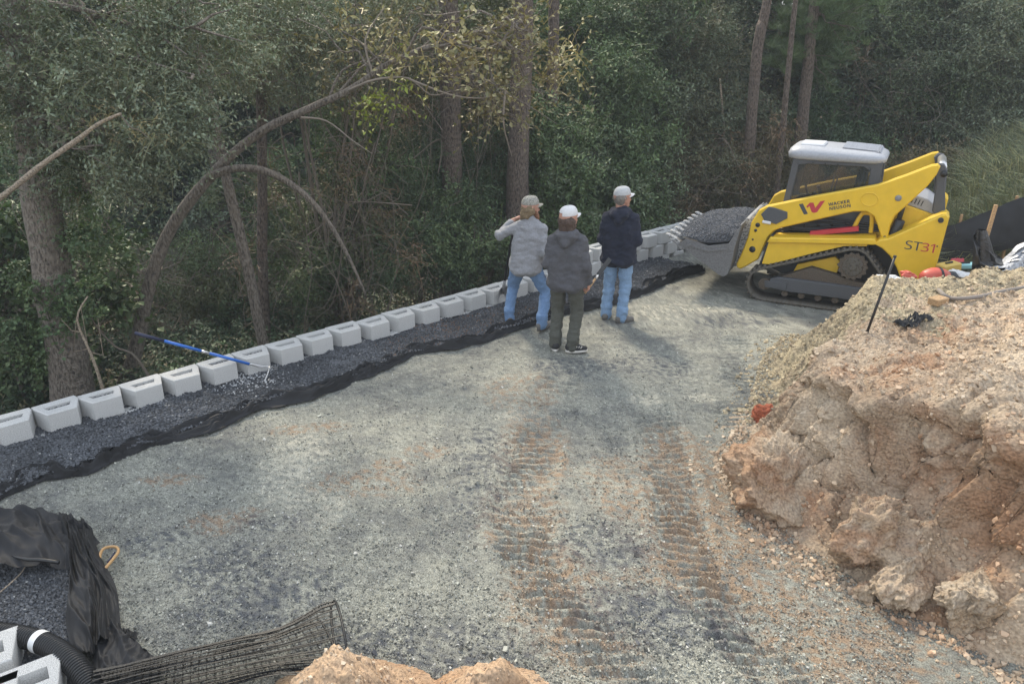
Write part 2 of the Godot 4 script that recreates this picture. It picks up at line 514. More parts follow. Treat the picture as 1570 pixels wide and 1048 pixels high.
func pad_col(x: float, z: float) -> Color:
	var big := n1.get_noise_2d(x * 16.0 + 70.0, z * 16.0)
	var mid := n1.get_noise_2d(x * 70.0 - 30.0, z * 70.0)
	var fin := n2.get_noise_2d(x * 260.0, z * 260.0)
	var grit := n2.get_noise_2d(x * 460.0 + 13.0, z * 460.0)
	var c := Color(0.325, 0.325, 0.275) * (1.0 + 0.55 * grit)
	c = c.lerp(Color(0.15, 0.152, 0.145), clampf(0.32 + 0.55 * mid + 0.5 * big + 0.5 * fin, 0.0, 1.0))
	c = c.lerp(Color(0.42, 0.41, 0.33), clampf(-0.25 + 0.9 * n1.get_noise_2d(x * 33.0, z * 33.0 + 40.0) + 0.5 * fin, 0.0, 0.7))
	var mid2 := n1.get_noise_2d(x * 130.0 + 20.0, z * 130.0) + 0.5 * n1.get_noise_2d(x * 45.0 + 80.0, z * 45.0)
	for b in blots:
		var dx: float = (x - b[0]) / b[2]
		var dz: float = (z - b[1]) / b[3]
		var q := dx * dx + dz * dz
		if q > 3.0: continue
		var w: float = clampf(b[5] * 0.5 * (1.0 - smoothstep(0.0, 2.8, q)) + 1.0 * mid2 * (1.0 - q / 3.0) + 1.5 * fin - 0.06, 0.0, 0.85) * (1.0 - smoothstep(1.2, 3.0, q))
		match b[4]:
			1: c = c.lerp(Color(0.325, 0.232, 0.155), w)
			2: c = c.lerp(Color(0.56, 0.53, 0.43), w)
			3: c = c.lerp(Color(0.085, 0.092, 0.105), w)
	return c

# fabric path along the gravel bed's near edge, in pixels
const FAB := [[-120, 812], [-40, 790], [10, 768], [60, 746], [120, 728], [180, 708], [250, 686], [330, 655], [400, 630], [470, 610], [540, 588], [590, 568], [640, 548], [700, 535], [760, 518], [830, 498], [900, 475], [960, 460], [1000, 446], [1040, 430], [1080, 416]]
func fab_line() -> Array:
	var o := []
	for q in FAB: o.append(P(q[0], q[1]))
	return o
func gravel_h(x: float, z: float) -> float:
	return 0.055 + 0.03 * n1.get_noise_2d(x * 30.0, z * 30.0) + 0.025 * n1.get_noise_2d(x * 75.0, z * 75.0)

# the cut bank on the right
var foot := []
func bank_setup():
	for q in [[1215, 520], [1195, 540], [1182, 570], [1172, 620], [1150, 660], [1120, 705], [1150, 770], [1205, 822], [1270, 872], [1400, 945], [1570, 1042]]: foot.append(P(q[0], q[1]))
	foot.append(Vector3(3.05, 0, -2.6))
	foot.append(Vector3(3.05, 0, -1.0))
	foot.sort_custom(func(a, b): return a.z < b.z)
func bank_edge(z: float) -> float:
	if z <= foot[0].z: return foot[0].x + (foot[0].z - z) * 0.9
	return lane_x(foot, z)
func bank_point(x: float, z: float) -> Vector3:
	var wob := 0.15 * n1.get_noise_2d(z * 50.0, x * 20.0) + 0.24 * n1.get_noise_2d(z * 18.0, 7.0)
	var d := x - bank_edge(z) + wob
	var steep := smoothstep(-7.1, -6.4, z)
	var hollow := 0.35 * exp(-pow((z + 4.75) / 0.55, 2.0)) + 0.25 * exp(-pow((z + 3.6) / 0.45, 2.0)) - 0.1 * exp(-pow((z + 5.6) / 0.4, 2.0))
	var a1 := 0.40 * smoothstep(0.0, 0.5 + hollow, d) + 0.60 * smoothstep(0.38 + hollow, 0.8 + hollow, d)
	var a2 := smoothstep(-0.05, 1.15, d)
	var s := lerpf(a2, a1, steep)
	var d2 := z + 9.35 + 0.25 * n1.get_noise_2d(x * 22.0, 3.0)
	s *= smoothstep(0.0, 1.15, d2)
	var top := 1.0 + 0.05 * (x - 3.0) + 0.22 * smoothstep(-7.0, -4.6, z) + 0.12 * n1.get_noise_2d(x * 18.0, z * 18.0)
	var h := top * s
	var on := smoothstep(0.02, 0.18, s)
	var face := steep * exp(-pow((s - 0.6) / 0.32, 2.0))
	var q := Vector3(x, h, z)
	var cel := ncell.get_noise_3d(x * 42.0, h * 42.0, z * 42.0)
	var cel2 := ncell.get_noise_3d(x * 120.0, h * 120.0, z * 120.0)
	var fb := n1.get_noise_3d(x * 45.0, h * 45.0, z * 45.0)
	var fb2 := n2.get_noise_3d(x * 150.0, h * 150.0, z * 150.0)
	var fb3 := n2.get_noise_3d(x * 420.0, h * 420.0, z * 420.0)
	var amp := (0.07 + 0.05 * face) * on
	var crack := pow(clampf(1.0 - 3.5 * absf(n3.get_noise_3d(x * 34.0, h * 34.0, z * 34.0)), 0.0, 1.0), 2.0)
	var slump := steep * on * (1.0 - smoothstep(0.5, 0.95, s))
	q.y += slump * 0.16 * (n3.get_noise_3d(x * 26.0 + 5.0, h * 10.0, z * 26.0) + 0.4 * fb) - 0.05 * crack * on * steep
	q.x += 0.06 * crack * face
	q.y += amp * (0.8 * fb - 0.7 * cel - 0.4) + on * (0.034 * fb2 - 0.034 * cel2 + 0.018 * fb3) - 0.02
	q.x += face * (0.17 * fb + 0.15 * cel + 0.075 * fb2 + 0.03 * fb3) - steep * 0.17 * exp(-pow((s - 0.93) / 0.09, 2.0)) * smoothstep(0.0, 0.3, d)
	return q
func bank_col(p: Vector3) -> Color:
	var a := n1.get_noise_3d(p.x * 14.0, p.y * 22.0, p.z * 14.0 + 31.0)
	var b := n1.get_noise_3d(p.x * 60.0 + 11.0, p.y * 60.0, p.z * 60.0)
	var f := n2.get_noise_3d(p.x * 220.0, p.y * 220.0, p.z * 220.0)
	var c := Color(0.48, 0.37, 0.26)
	c = c.lerp(Color(0.38, 0.215, 0.12), clampf(0.05 + 1.5 * a + 0.9 * b, 0.0, 0.9))
	c = c.lerp(Color(0.58, 0.48, 0.36), clampf(0.12 + 1.1 * b - 0.6 * a + 0.5 * f, 0.0, 0.85))
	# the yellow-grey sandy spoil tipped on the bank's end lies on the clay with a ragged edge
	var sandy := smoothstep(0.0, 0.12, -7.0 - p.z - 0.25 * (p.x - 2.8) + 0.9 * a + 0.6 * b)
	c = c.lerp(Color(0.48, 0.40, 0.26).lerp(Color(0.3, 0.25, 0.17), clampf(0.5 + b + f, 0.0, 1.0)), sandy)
	c = c.lerp(Color(0.21, 0.15, 0.10), clampf(0.9 * n1.get_noise_3d(p.x * 30.0, p.y * 12.0, p.z * 30.0 - 60.0) + 0.35 * f, 0.0, 0.7))
	return c

func grid_mesh(xs: PackedFloat32Array, zs: PackedFloat32Array, at: Callable, col: Callable, keep = null) -> ArrayMesh:
	var v := PackedVector3Array()
	var c := PackedColorArray()
	var ix := PackedInt32Array()
	var nx := xs.size()
	for z in zs:
		for x in xs:
			var p: Vector3 = at.call(x, z)
			v.append(p)
			c.append(col.call(p))
	for j in zs.size() - 1:
		for i in nx - 1:
			if keep and not keep.call(xs[i], zs[j]): continue
			var a := j * nx + i
			ix.append_array([a, a + 1, a + nx + 1, a, a + nx + 1, a + nx])
	return arrays_mesh(v, ix, c)
func steps(breaks: Array) -> PackedFloat32Array:      # [start, [end, step], [end, step] ...]
	var o := PackedFloat32Array()
	var x: float = breaks[0]
	for b in breaks.slice(1):
		while x < b[0] - 1e-4:
			o.append(x)
			x += b[1]
	o.append(x)
	return o
func rough_stone(seed_: int, flat := 1.0) -> ArrayMesh:
	var r := RandomNumberGenerator.new()
	r.seed = seed_
	var st := ST()
	var v := []
	for q in [Vector3(1, 0, 0), Vector3(0, 0, 1), Vector3(-1, 0, 0), Vector3(0, 0, -1), Vector3(0, 1, 0), Vector3(0, -1, 0), Vector3(.6, .6, .6), Vector3(-.6, .55, -.6)]:
		v.append((q * r.randf_range(0.7, 1.15) + Vector3(r.randf_range(-.25, .25), r.randf_range(-.2, .2), r.randf_range(-.25, .25))) * Vector3(1, flat, 1))
	for f in [[4, 6, 0], [4, 1, 6], [6, 1, 0], [4, 2, 1], [4, 7, 2], [7, 3, 2], [4, 3, 7], [4, 0, 3], [5, 0, 1], [5, 1, 2], [5, 2, 3], [5, 3, 0]]:
		tri(st, v[f[0]], v[f[2]], v[f[1]])
	return done(st)
func lump(seed_: int, sub := 3, rough := 0.35) -> ArrayMesh:      # a broken clod of clay
	var s := SphereMesh.new()
	s.radius = 1.0
	s.height = 2.0
	s.radial_segments = 12 * sub
	s.rings = 7 * sub
	var arr := s.get_mesh_arrays()
	var v: PackedVector3Array = arr[Mesh.ARRAY_VERTEX]
	var c := PackedColorArray()
	var o := Vector3(seed_ * 13.7, seed_ * 5.1, seed_ * 9.3)
	var cuts := []
	for k in 12: cuts.append([rvec(), rng.randf_range(0.42, 0.9)])
	for i in v.size():
		var p := v[i]
		for k in cuts:
			var over: float = p.dot(k[0]) - k[1]
			if over > 0.0: p -= k[0] * over * 0.9
		var q := p + o
		var r := 1.0 + rough * (1.1 * n1.get_noise_3d(q.x * 20.0, q.y * 20.0, q.z * 20.0) + 0.45 * (1.0 - 2.0 * absf(n1.get_noise_3d(q.x * 30.0 + 7.0, q.y * 30.0, q.z * 30.0))) + 0.24 * n2.get_noise_3d(q.x * 130.0, q.y * 130.0, q.z * 130.0) - 0.16 * ncell.get_noise_3d(q.x * 150.0, q.y * 150.0, q.z * 150.0) + 0.12 * n2.get_noise_3d(q.x * 420.0, q.y * 420.0, q.z * 420.0))
		v[i] = p * r
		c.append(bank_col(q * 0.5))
	return arrays_mesh(v, arr[Mesh.ARRAY_INDEX], c)

func build_land():
	# ground sheet out to the horizon
	var xs := steps([-160.0, [-30.0, 10.0], [-10.0, 1.0], [12.0, 0.2], [30.0, 1.0], [160.0, 10.0]])
	var zs := steps([-160.0, [-40.0, 8.0], [-16.0, 0.8], [-1.0, 0.2], [14.0, 1.0], [160.0, 10.0]])
	var g := grid_mesh(xs, zs, func(x, z): return Vector3(x, ground_h(x, z), z),
		func(p: Vector3):
			var a := n1.get_noise_2d(p.x * 40.0, p.z * 40.0)
			var b := n1.get_noise_2d(p.x * 7.0, p.z * 7.0)
			return Color(0.085, 0.06, 0.04).lerp(Color(0.05, 0.055, 0.025), clampf(0.4 + a + b, 0.0, 1.0)))
	structure(put(g, "ground", M.floor), "dark leaf-littered woodland floor falling away behind the wall")
	# the pad of crushed stone
	xs = steps([-7.0, [-4.6, 0.1], [3.3, 0.026], [9.0, 0.09]])
	zs = steps([-13.4, [-9.4, 0.07], [-3.2, 0.0195], [-1.2, 0.08]])
	var pad := grid_mesh(xs, zs, func(x, z): return Vector3(x, pad_h(x, z), z), func(p: Vector3): return pad_col(p.x, p.z),
		func(x, z): return wall_d(x, z) > 0.14)
	var po = put(pad, "gravel_pad", M.pad)
	structure(po, "compacted grey-green crushed stone pad with loader track marks")
	# loose chips on the pad
	var per := [[], [], []]
	var pcol := [[], [], []]
	var sm := [rough_stone(1, 0.7), rough_stone(2, 0.6), rough_stone(3, 0.8)]
	var tries := 0
	while tries < 95000:
		tries += 1
		var p := P(rng.randf_range(-60, 1400), 430.0 + 700.0 * pow(rng.randf(), 0.8))
		if wall_d(p.x, p.z) < 0.5: continue
		if rng.randf() > 0.75 + 0.9 * n1.get_noise_2d(p.x * 35.0, p.z * 35.0): continue
		var k := rng.randi() % 3
		var s := 0.0045 + 0.008 * pow(rng.randf(), 2.5)
		if rng.randf() < 0.006: s *= 2.2
		p.y = pad_h(p.x, p.z) + s * 0.25
		per[k].append(Transform3D(rbasis(s), p))
		var c := pad_col(p.x + rng.randfn() * 0.05, p.z + rng.randfn() * 0.05) * rng.randf_range(0.35, 1.45)
		if rng.randf() < 0.04: c = Color(0.5, 0.49, 0.45)
		pcol[k].append(c)
	for k in 3: tag(multi(sm[k], per[k], pcol[k], "loose_chips", M.stone, po), "", "", "", "stuff")
	# the dark gravel bed between wall and fabric
	var fl := bez(fab_line(), 6)
	var nf := fl.size() - 1
	var bed := sheet(220, 24, func(u: float, v: float):
		var i := int(u * nf)
		var a: Vector3 = fl[mini(i, nf - 1)]
		var b: Vector3 = fl[mini(i + 1, nf)]
		var q := a.lerp(b, u * nf - i)
		var back := q - WN * (wall_d(q.x, q.z) - 0.05)
		var p := (q - WN * 0.06).lerp(back, v)
		p.y = gravel_h(p.x, p.z) * smoothstep(-0.03, 0.1, v) + 0.012
		return p)
	var bo = put(bed, "gravel_bed", M.gravel)
	structure(bo, "bed of dark blue-grey drainage gravel behind the block wall")
	var gs := [rough_stone(11), rough_stone(12), rough_stone(13), rough_stone(14)]
	var gx := [[], [], [], []]
	var gc := [[], [], [], []]
	for t in 44000:
		var u := rng.randf()
		var i := int(u * nf)
		var q: Vector3 = fl[mini(i, nf - 1)].lerp(fl[mini(i + 1, nf)], u * nf - i)
		var back := q - WN * (wall_d(q.x, q.z) - 0.07)
		var p := (q - WN * 0.05).lerp(back, rng.randf())
		var k := rng.randi() % 4
		var s := rng.randf_range(0.007, 0.0145)
		p.y = gravel_h(p.x, p.z) + 0.012 + s * rng.randf_range(0.1, 0.7)
		gx[k].append(Transform3D(rbasis(s), p))
		gc[k].append(gravel_tone(p))
	for k in 4: tag(multi(gs[k], gx[k], gc[k], "gravel_stones", M.stone, bo), "", "", "", "stuff")
	M.gravel_shapes = gs
	# the cut bank
	xs = steps([-0.3, [1.35, 0.0115], [3.0, 0.03], [5.0, 0.08], [14.0, 0.4]])
	zs = steps([-10.0, [-8.0, 0.04], [-3.0, 0.02], [4.0, 0.1]])
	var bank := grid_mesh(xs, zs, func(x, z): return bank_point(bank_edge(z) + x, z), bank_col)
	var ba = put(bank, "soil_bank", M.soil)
	structure(ba, "cut bank of orange and tan clay beside the pad")
	# mound right in front of the lens
	xs = steps([-2.2, [1.2, 0.02]])
	zs = steps([-4.1, [-2.2, 0.02], [-1.2, 0.1]])
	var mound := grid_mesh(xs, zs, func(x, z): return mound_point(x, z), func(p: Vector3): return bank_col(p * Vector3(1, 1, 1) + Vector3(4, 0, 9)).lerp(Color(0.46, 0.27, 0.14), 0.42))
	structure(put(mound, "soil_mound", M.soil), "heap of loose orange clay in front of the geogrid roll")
	# crumbs of clay on bank, mound and their feet
	var cx := [[], [], []]
	var cc := [[], [], []]
	for t in 30000:
		var z := rng.randf_range(-9.3, -2.8)
		var x := bank_edge(z) - 0.15 + 3.4 * pow(rng.randf(), 1.6) if rng.randf() > 0.05 else bank_edge(z) - rng.randf_range(0.0, 0.4)
		var p := bank_point(x, z)
		if p.y < 0.03: p.y = pad_h(p.x, p.z)
		var s := 0.005 + 0.022 * pow(rng.randf(), 5.0)
		var k := rng.randi() % 3
		cx[k].append(Transform3D(rbasis(s), p + Vector3(0, s * 0.2, 0)))
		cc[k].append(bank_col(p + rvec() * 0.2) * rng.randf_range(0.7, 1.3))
	for t in 3500:
		var p := mound_point(rng.randf_range(-2.2, 1.2), rng.randf_range(-4.05, -2.3))
		if p.y < 0.02: continue
		var s := 0.004 + 0.014 * pow(rng.randf(), 4.0)
		var k := rng.randi() % 3
		cx[k].append(Transform3D(rbasis(s), p + Vector3(0, s * 0.2, 0)))
		cc[k].append(bank_col(p + rvec() * 0.2 + Vector3(4, 0, 9)) * rng.randf_range(0.7, 1.3))
	var crumb := [rough_stone(21), rough_stone(22), rough_stone(23)]
	for k in 3: tag(multi(crumb[k], cx[k], cc[k], "soil_crumbs", M.stone, ba), "", "", "", "stuff")
func mound_point(x: float, z: float) -> Vector3:
	# two humps side by side
	var a := exp(-pow((x + 0.92) / 0.42, 2.0) - pow((z + 3.06) / 0.44, 2.0)) * 0.69
	var b := exp(-pow((x + 0.12) / 0.36, 2.0) - pow((z + 3.03) / 0.42, 2.0)) * 0.66
	var h := maxf(a, b) - 0.06
	var on := smoothstep(-0.02, 0.1, h)
	h += on * (0.05 * n1.get_noise_2d(x * 60.0, z * 60.0) - 0.05 * ncell.get_noise_2d(x * 110.0, z * 110.0) - 0.03 + 0.045 * n2.get_noise_2d(x * 160.0, z * 160.0) + 0.022 * n2.get_noise_2d(x * 500.0, z * 500.0))
	return Vector3(x, h, z)
func gravel_tone(p: Vector3) -> Color:
	var v := rng.randf_range(0.042, 0.135) * (1.0 + 0.5 * n1.get_noise_2d(p.x * 20.0, p.z * 20.0))
	var c := Color(v * 0.95, v, v * 1.1)
	# pale dusty spill beside the rake head and brown leaf bits further along
	var spill := P(385, 590)
	var q := Vector2(p.x - spill.x, p.z - spill.z).length()
	if q < 0.45 and rng.randf() < 0.4 * (1.0 - q / 0.45): c = Color(0.42, 0.43, 0.44)
	if rng.randf() < 0.012: c = Color(0.3, 0.3, 0.29)
	var lit := P(700, 505)
	q = Vector2(p.x - lit.x, (p.z - lit.z) * 0.8).length()
	if q < 1.3 and rng.randf() < 0.16 * (1.0 - q / 1.3): c = Color(0.15, 0.09, 0.06)
	return c

func block_mesh(seed_: int) -> Array:
	# tapered wall block, outer face at z = 0, inner face at z = DEP; core slot through the top. Returns [concrete, slot fill]
	var r := RandomNumberGenerator.new()
	r.seed = seed_
	var wo := BLK * 0.5 - 0.004
	var wi := BLK * 0.5 * 0.66
	var dep := 0.29
	var ht := 0.2
	var s0 := 0.11
	var s1 := 0.185
	var so := wo * 0.62
	var si := wi * 0.72
	var cham := 0.007
	var st := ST()
	var ring := func(inset: float, y: float) -> Array:
		return [Vector3(-wo + inset, y, inset), Vector3(wo - inset, y, inset), Vector3(wo - inset, y, 0.085), Vector3(wi - inset, y, dep - inset), Vector3(-wi + inset, y, dep - inset), Vector3(-wo + inset, y, 0.085)]
	var slot := func(y: float) -> Array:
		return [Vector3(-so, y, s0), Vector3(so, y, s0), Vector3(so, y, s0 + 0.003), Vector3(si, y, s1), Vector3(-si, y, s1), Vector3(-so, y, s0 + 0.003)]
	var jit := []
	for i in 6: jit.append(Vector3(r.randf_range(-.006, .006), r.randf_range(-.005, .005), r.randf_range(-.006, .006)))
	var R := [ring.call(cham, 0.0), ring.call(0.0, cham), ring.call(0.0, ht - cham), ring.call(cham, ht), slot.call(ht), slot.call(ht - 0.12)]
	for k in R.size():
		for i in 6: R[k][i] += jit[i] * (0.4 if k > 3 else 1.0)
	for k in R.size() - 1:
		for i in 6:
			var j := (i + 1) % 6
			quad(st, R[k][i], R[k + 1][i], R[k + 1][j], R[k][j])
	quad(st, R[0][0], R[0][1], R[0][2], R[0][5])
	quad(st, R[0][5], R[0][2], R[0][3], R[0][4])
	var fl := ST()
	var y := ht - r.randf_range(0.018, 0.04)
	var L: Array = slot.call(y)
	var nx := 9
	for i in nx:
		var a := float(i) / nx
		var b := float(i + 1) / nx
		var ya := Vector3(0, r.randf_range(-.012, .012), 0)
		quad(fl, L[0].lerp(L[1], a) + ya, L[4].lerp(L[3], a) - ya, L[4].lerp(L[3], b) + ya, L[0].lerp(L[1], b) - ya)
	return [done(st), done(fl)]
var blocks := []
func build_wall():
	var w := thing("retaining_wall", "dry-laid wall of pale grey concrete blocks along dark gravel", "wall", WA)
	for i in 11: blocks.append(block_mesh(50 + i))
	var turn := atan2(-WD.z, WD.x)
	for course in 3:
		var y0 := WALL_TOP - 0.2 + 0.203 * (course - 1)
		var k0 := -7
		var k1 := 32
		if course == 2:
			k0 = 17
			k1 = 30
		for k in range(k0, k1):
			var b: Array = blocks[(k * 7 + course * 3 + 77) % 11]
			var o := put(b[0], "block", M.concrete, w)
			var off := -0.5 if course != 1 else 0.0
			o.position = WD * BLK * (k + 0.5 + off) + WN * rng.randf_range(-0.008, 0.01) + Vector3(0, y0 + (rng.randf_range(-0.012, 0.004) if course == 1 else 0.0), 0)
			o.rotation = Vector3(rng.randf_range(-0.012, 0.012), turn + rng.randf_range(-0.03, 0.03), rng.randf_range(-0.012, 0.012))
			if course > 0: put(b[1], "core_gravel", M.gravel, o)

# ---------------------------------------------------------------- woodland
var sprays := {}
func leaf(st: SurfaceTool, base: Vector3, d: Vector3, up: Vector3, l: float, w: float, c: Color):
	var s := d.cross(up).normalized() * w * 0.5
	var n := s.cross(d).normalized() * w * 0.18
	var mid := base + d * l * 0.45
	st.set_color(c)
	tri(st, base, mid + s + n, base + d * l)
	tri(st, base, base + d * l, mid - s + n)
func spray(seed_: int, twigs: int, per: int, rad: float, l: float, w: float, droop: float, bare := 0.0) -> ArrayMesh:
	# a spray of thin twigs set with leaves on both sides
	var r := RandomNumberGenerator.new()
	r.seed = seed_
	var st := ST()
	for t in twigs:
		var d := Vector3(r.randfn(), r.randfn() * 0.7 + 0.1, r.randfn()).normalized()
		var p := Vector3(r.randfn(), r.randfn(), r.randfn()) * rad * 0.22
		var len_ := rad * r.randf_range(0.55, 1.05)
		var side := d.cross(Vector3(r.randfn(), r.randfn(), r.randfn())).normalized()
		var q := p
		var n := per
		for i in n:
			var f := float(i + 1) / n
			var np := p + d * len_ * f + Vector3(0, -droop * rad * f * f, 0)
			st.set_color(Color(0.9, 0.75, 0.6))
			var tw := side * 0.0035 * (1.4 - f)
			quad(st, q - tw, q + tw, np + tw, np - tw)
			q = np
			if r.randf() < bare: continue
			var sd := side if i % 2 == 0 else -side
			var ld := (d * 0.5 + sd * 0.8 + Vector3(r.randfn(), r.randfn() - 0.25, r.randfn()) * 0.35).normalized()
			var up := (Vector3.UP + Vector3(r.randfn(), r.randfn(), r.randfn()) * 0.55).normalized()
			var v := r.randf_range(0.62, 1.38)
			leaf(st, np, ld, up, l * r.randf_range(0.65, 1.25), w * r.randf_range(0.7, 1.2), Color(v * r.randf_range(0.9, 1.15), v, v * r.randf_range(0.8, 1.1)))
	return done(st)
func tuft(seed_: int, n: int, l: float, w: float, fan: float, lean := 0.4) -> ArrayMesh:      # needles or grass blades from one foot
	var r := RandomNumberGenerator.new()
	r.seed = seed_
	var st := ST()
	for i in n:
		var d := Vector3(r.randfn() * fan, r.randf_range(0.5, 1.0), r.randfn() * fan).normalized()
		var p := Vector3(r.randfn(), 0, r.randfn()) * 0.05 * fan * (3.0 if lean > 0.3 else 1.0)
		var s := d.cross(Vector3(r.randfn(), 0.1, r.randfn())).normalized() * w
		var ll := l * r.randf_range(0.5, 1.15)
		var m := p + d * ll * 0.6
		var e := m + (d + Vector3(d.x, -lean, d.z) * 0.9).normalized() * ll * 0.4
		var v := r.randf_range(0.6, 1.35)
		st.set_color(Color(v * r.randf_range(0.9, 1.2), v, v * 0.9))
		quad(st, p - s, p + s, m + s * 0.7, m - s * 0.7)
		tri(st, m - s * 0.7, m + s * 0.7, e)
	return done(st)
func make_sprays():
	for i in 3:
		sprays["fine%d" % i] = spray(100 + i, 11, 9, 0.42, 0.05, 0.024, 0.25)
		sprays["broad%d" % i] = spray(110 + i, 10, 7, 0.4, 0.085, 0.036, 0.12)
		sprays["sparse%d" % i] = spray(120 + i, 6, 6, 0.5, 0.075, 0.048, 0.3, 0.35)
		sprays["far%d" % i] = spray(130 + i, 14, 9, 0.75, 0.12, 0.062, 0.25)
		sprays["needle%d" % i] = tuft(140 + i, 60, 0.26, 0.0028, 0.7, -0.1)
		sprays["dry%d" % i] = spray(150 + i, 9, 7, 0.45, 0.05, 0.024, 0.35, 0.55)
		sprays["ivy%d" % i] = spray(160 + i, 9, 5, 0.18, 0.05, 0.045, 0.6)
		sprays["grass%d" % i] = tuft(170 + i, 46, 0.75, 0.006, 0.28, 0.7)
# tones are linear base colours
const TONE := {
	"sage": [Color(0.115, 0.145, 0.095), Color(0.175, 0.205, 0.14)],
	"olive": [Color(0.085, 0.085, 0.042), Color(0.13, 0.115, 0.062)],
	"deep": [Color(0.038, 0.066, 0.032), Color(0.065, 0.10, 0.048)],
	"green": [Color(0.058, 0.096, 0.036), Color(0.10, 0.145, 0.06)],
	"grey": [Color(0.075, 0.10, 0.06), Color(0.115, 0.14, 0.09)],
	"brown": [Color(0.11, 0.08, 0.05), Color(0.17, 0.125, 0.08)],
	"yellow": [Color(0.19, 0.17, 0.075), Color(0.28, 0.25, 0.12)],
	"lime": [Color(0.22, 0.27, 0.04), Color(0.30, 0.34, 0.07)],  # leaf tone with sunlight put into the colour
	"straw": [Color(0.2, 0.22, 0.11), Color(0.34, 0.33, 0.19)]}
func tone(k: String) -> Color:
	var c: Color = TONE[k][0].lerp(TONE[k][1], rng.randf()) * rng.randf_range(0.85, 1.6)
	c.a = 1.0
	return c
func crown(parent: Node3D, blobs: Array, kind: String, tn: String, called := "crown", mix_tn := "", share := 0.0, sz := 1.0):
	# blobs: [centre, radii, sprays]; sprays fill an uneven ellipsoid, denser towards its rim, in clumps
	var xs := [[], [], []]
	var cs := [[], [], []]
	for b in blobs:
		var c: Vector3 = b[0] - parent.position
		var rr: Vector3 = b[1]
		var left: int = b[2]
		var tot := left
		while left > 0:
			var d := rvec()
			var at := d * pow(rng.randf(), 0.4)
			at *= 1.0 + 0.3 * n1.get_noise_3d(c.x * 90.0 + d.x * 90.0, d.y * 90.0, c.z * 90.0 + d.z * 90.0)
			var clump := mini(left, rng.randi_range(2, 6))
			var ct := tone(tn) if rng.randf() >= share else tone(mix_tn)
			for i in clump:
				var p := c + at * rr + rvec() * 0.34 * rng.randf()
				var k := rng.randi() % 3
				var s := rng.randf_range(0.75, 1.25) * sz
				xs[k].append(Transform3D(Basis(Vector3.UP, rng.randf() * TAU).rotated(rvec(), rng.randf() * 0.7).scaled(Vector3.ONE * s), p))
				cs[k].append(ct.lerp(tone(tn), 0.4))
			left -= clump
		if tot == 0: continue
	for k in 3:
		if xs[k].size():
			tag(multi(sprays["%s%d" % [kind, k]], xs[k], cs[k], called, M.dead if kind == "dry" else M.leaf, parent), "", "", "", "stuff")
func limbs(parent: Node3D, from: Array, blobs: Array, n: int, r0: float, m: Material, called := "branches"):
	# limbs from the trunk's points (local) out to the blobs (world)
	var st := ST(true)
	for i in n:
		var b: Array = blobs[i % blobs.size()]
		var e: Vector3 = b[0] - parent.position + rvec() * b[1] * 0.75
		var a: Vector3 = from[rng.randi() % from.size()]
		for t in 4:
			var q: Vector3 = from[rng.randi() % from.size()]
			if q.distance_to(e) < a.distance_to(e): a = q
		var m1 := a.lerp(e, 0.35) + rvec() * a.distance_to(e) * 0.12 + Vector3(0, 0.1, 0)
		var m2 := a.lerp(e, 0.7) + rvec() * a.distance_to(e) * 0.12
		var pts := bez([a, m1, m2, e], 3)
		tube(st, pts, ramp(r0, 0.006, pts.size()), 5, false)
		for s in 3:
			var f: Vector3 = pts[rng.randi_range(3, pts.size() - 1)]
			var g := f + (rvec() + (e - a).normalized()) * 0.35
			tube(st, [f, f.lerp(g, 0.5) + rvec() * 0.05, g], [r0 * 0.4, r0 * 0.25, 0.003], 4, false)
	put(done(st), called, m, parent)
func trunk(parent: Node3D, pts: Array, rad: Array, m: Material, sides := 12, called := "trunk"):
	var st := ST(true)
	var loc := []
	for p in pts: loc.append(p - parent.position)
	loc = bez(loc, 6)
	var rr := []
	for i in loc.size():
		var f := float(i) / (loc.size() - 1) * (rad.size() - 1)
		rr.append(lerpf(rad[int(f)], rad[mini(int(f) + 1, rad.size() - 1)], f - int(f)))
	tube(st, loc, rr, sides, true, 0.16)
	put(done(st), called, m, parent)
	return loc
func root_at(p: Vector3) -> Vector3:
	return Vector3(p.x, ground_h(p.x, p.z) - 0.05, p.z)
func tree(called: String, label: String, px: Array, z: float, rad: Array, bark: Material, blobs: Array, kind: String, tn: String, nl: int, mix_tn := "", share := 0.0, group := "", top := 0.0, cat := "tree", zs := []) -> Node3D:
	# px: the trunk in pixels from its lowest visible point up
	var pts := []
	for i in px.size(): pts.append(PZ(px[i][0], px[i][1], zs[i] if zs.size() else z))
	var low: Vector3 = pts[0]
	var dirn: Vector3 = (pts[0] - pts[1])
	var g := root_at(low)
	if low.y - g.y > 0.15:
		var k := (low.y - g.y) / maxf(0.3, dirn.y if dirn.y < 0 else -dirn.y)
		g = root_at(low + Vector3(dirn.x, 0, dirn.z) * minf(k, 1.5) * 0.6)
		pts.push_front(g)
	else: pts[0] = g
	if top > 0.0:
		var u: Vector3 = (pts[-1] - pts[-2]).normalized()
		pts.append(pts[-1] + (u + Vector3(0, 0.6, 0)).normalized() * top)
	var t := thing(called, label, cat, g, 0.0, group)
	var loc: Array = trunk(t, pts, rad, bark)
	var bl := []
	for b in blobs:
		bl.append([PZ(b[0], b[1], b[2]) if not (b[0] is Vector3) else b[0], b[3], b[4]])
	if top > 3.0:
		bl.append([pts[-1] + Vector3(0, -0.6, 0), Vector3(1.9, 1.6, 1.9), 90])
	if bl.size():
		if nl: limbs(t, loc.slice(int(loc.size() * 0.35)), bl, nl, maxf(0.014, float(rad[0]) * 0.16), bark)
		crown(t, bl, kind, tn, "crown", mix_tn, share)
	return t
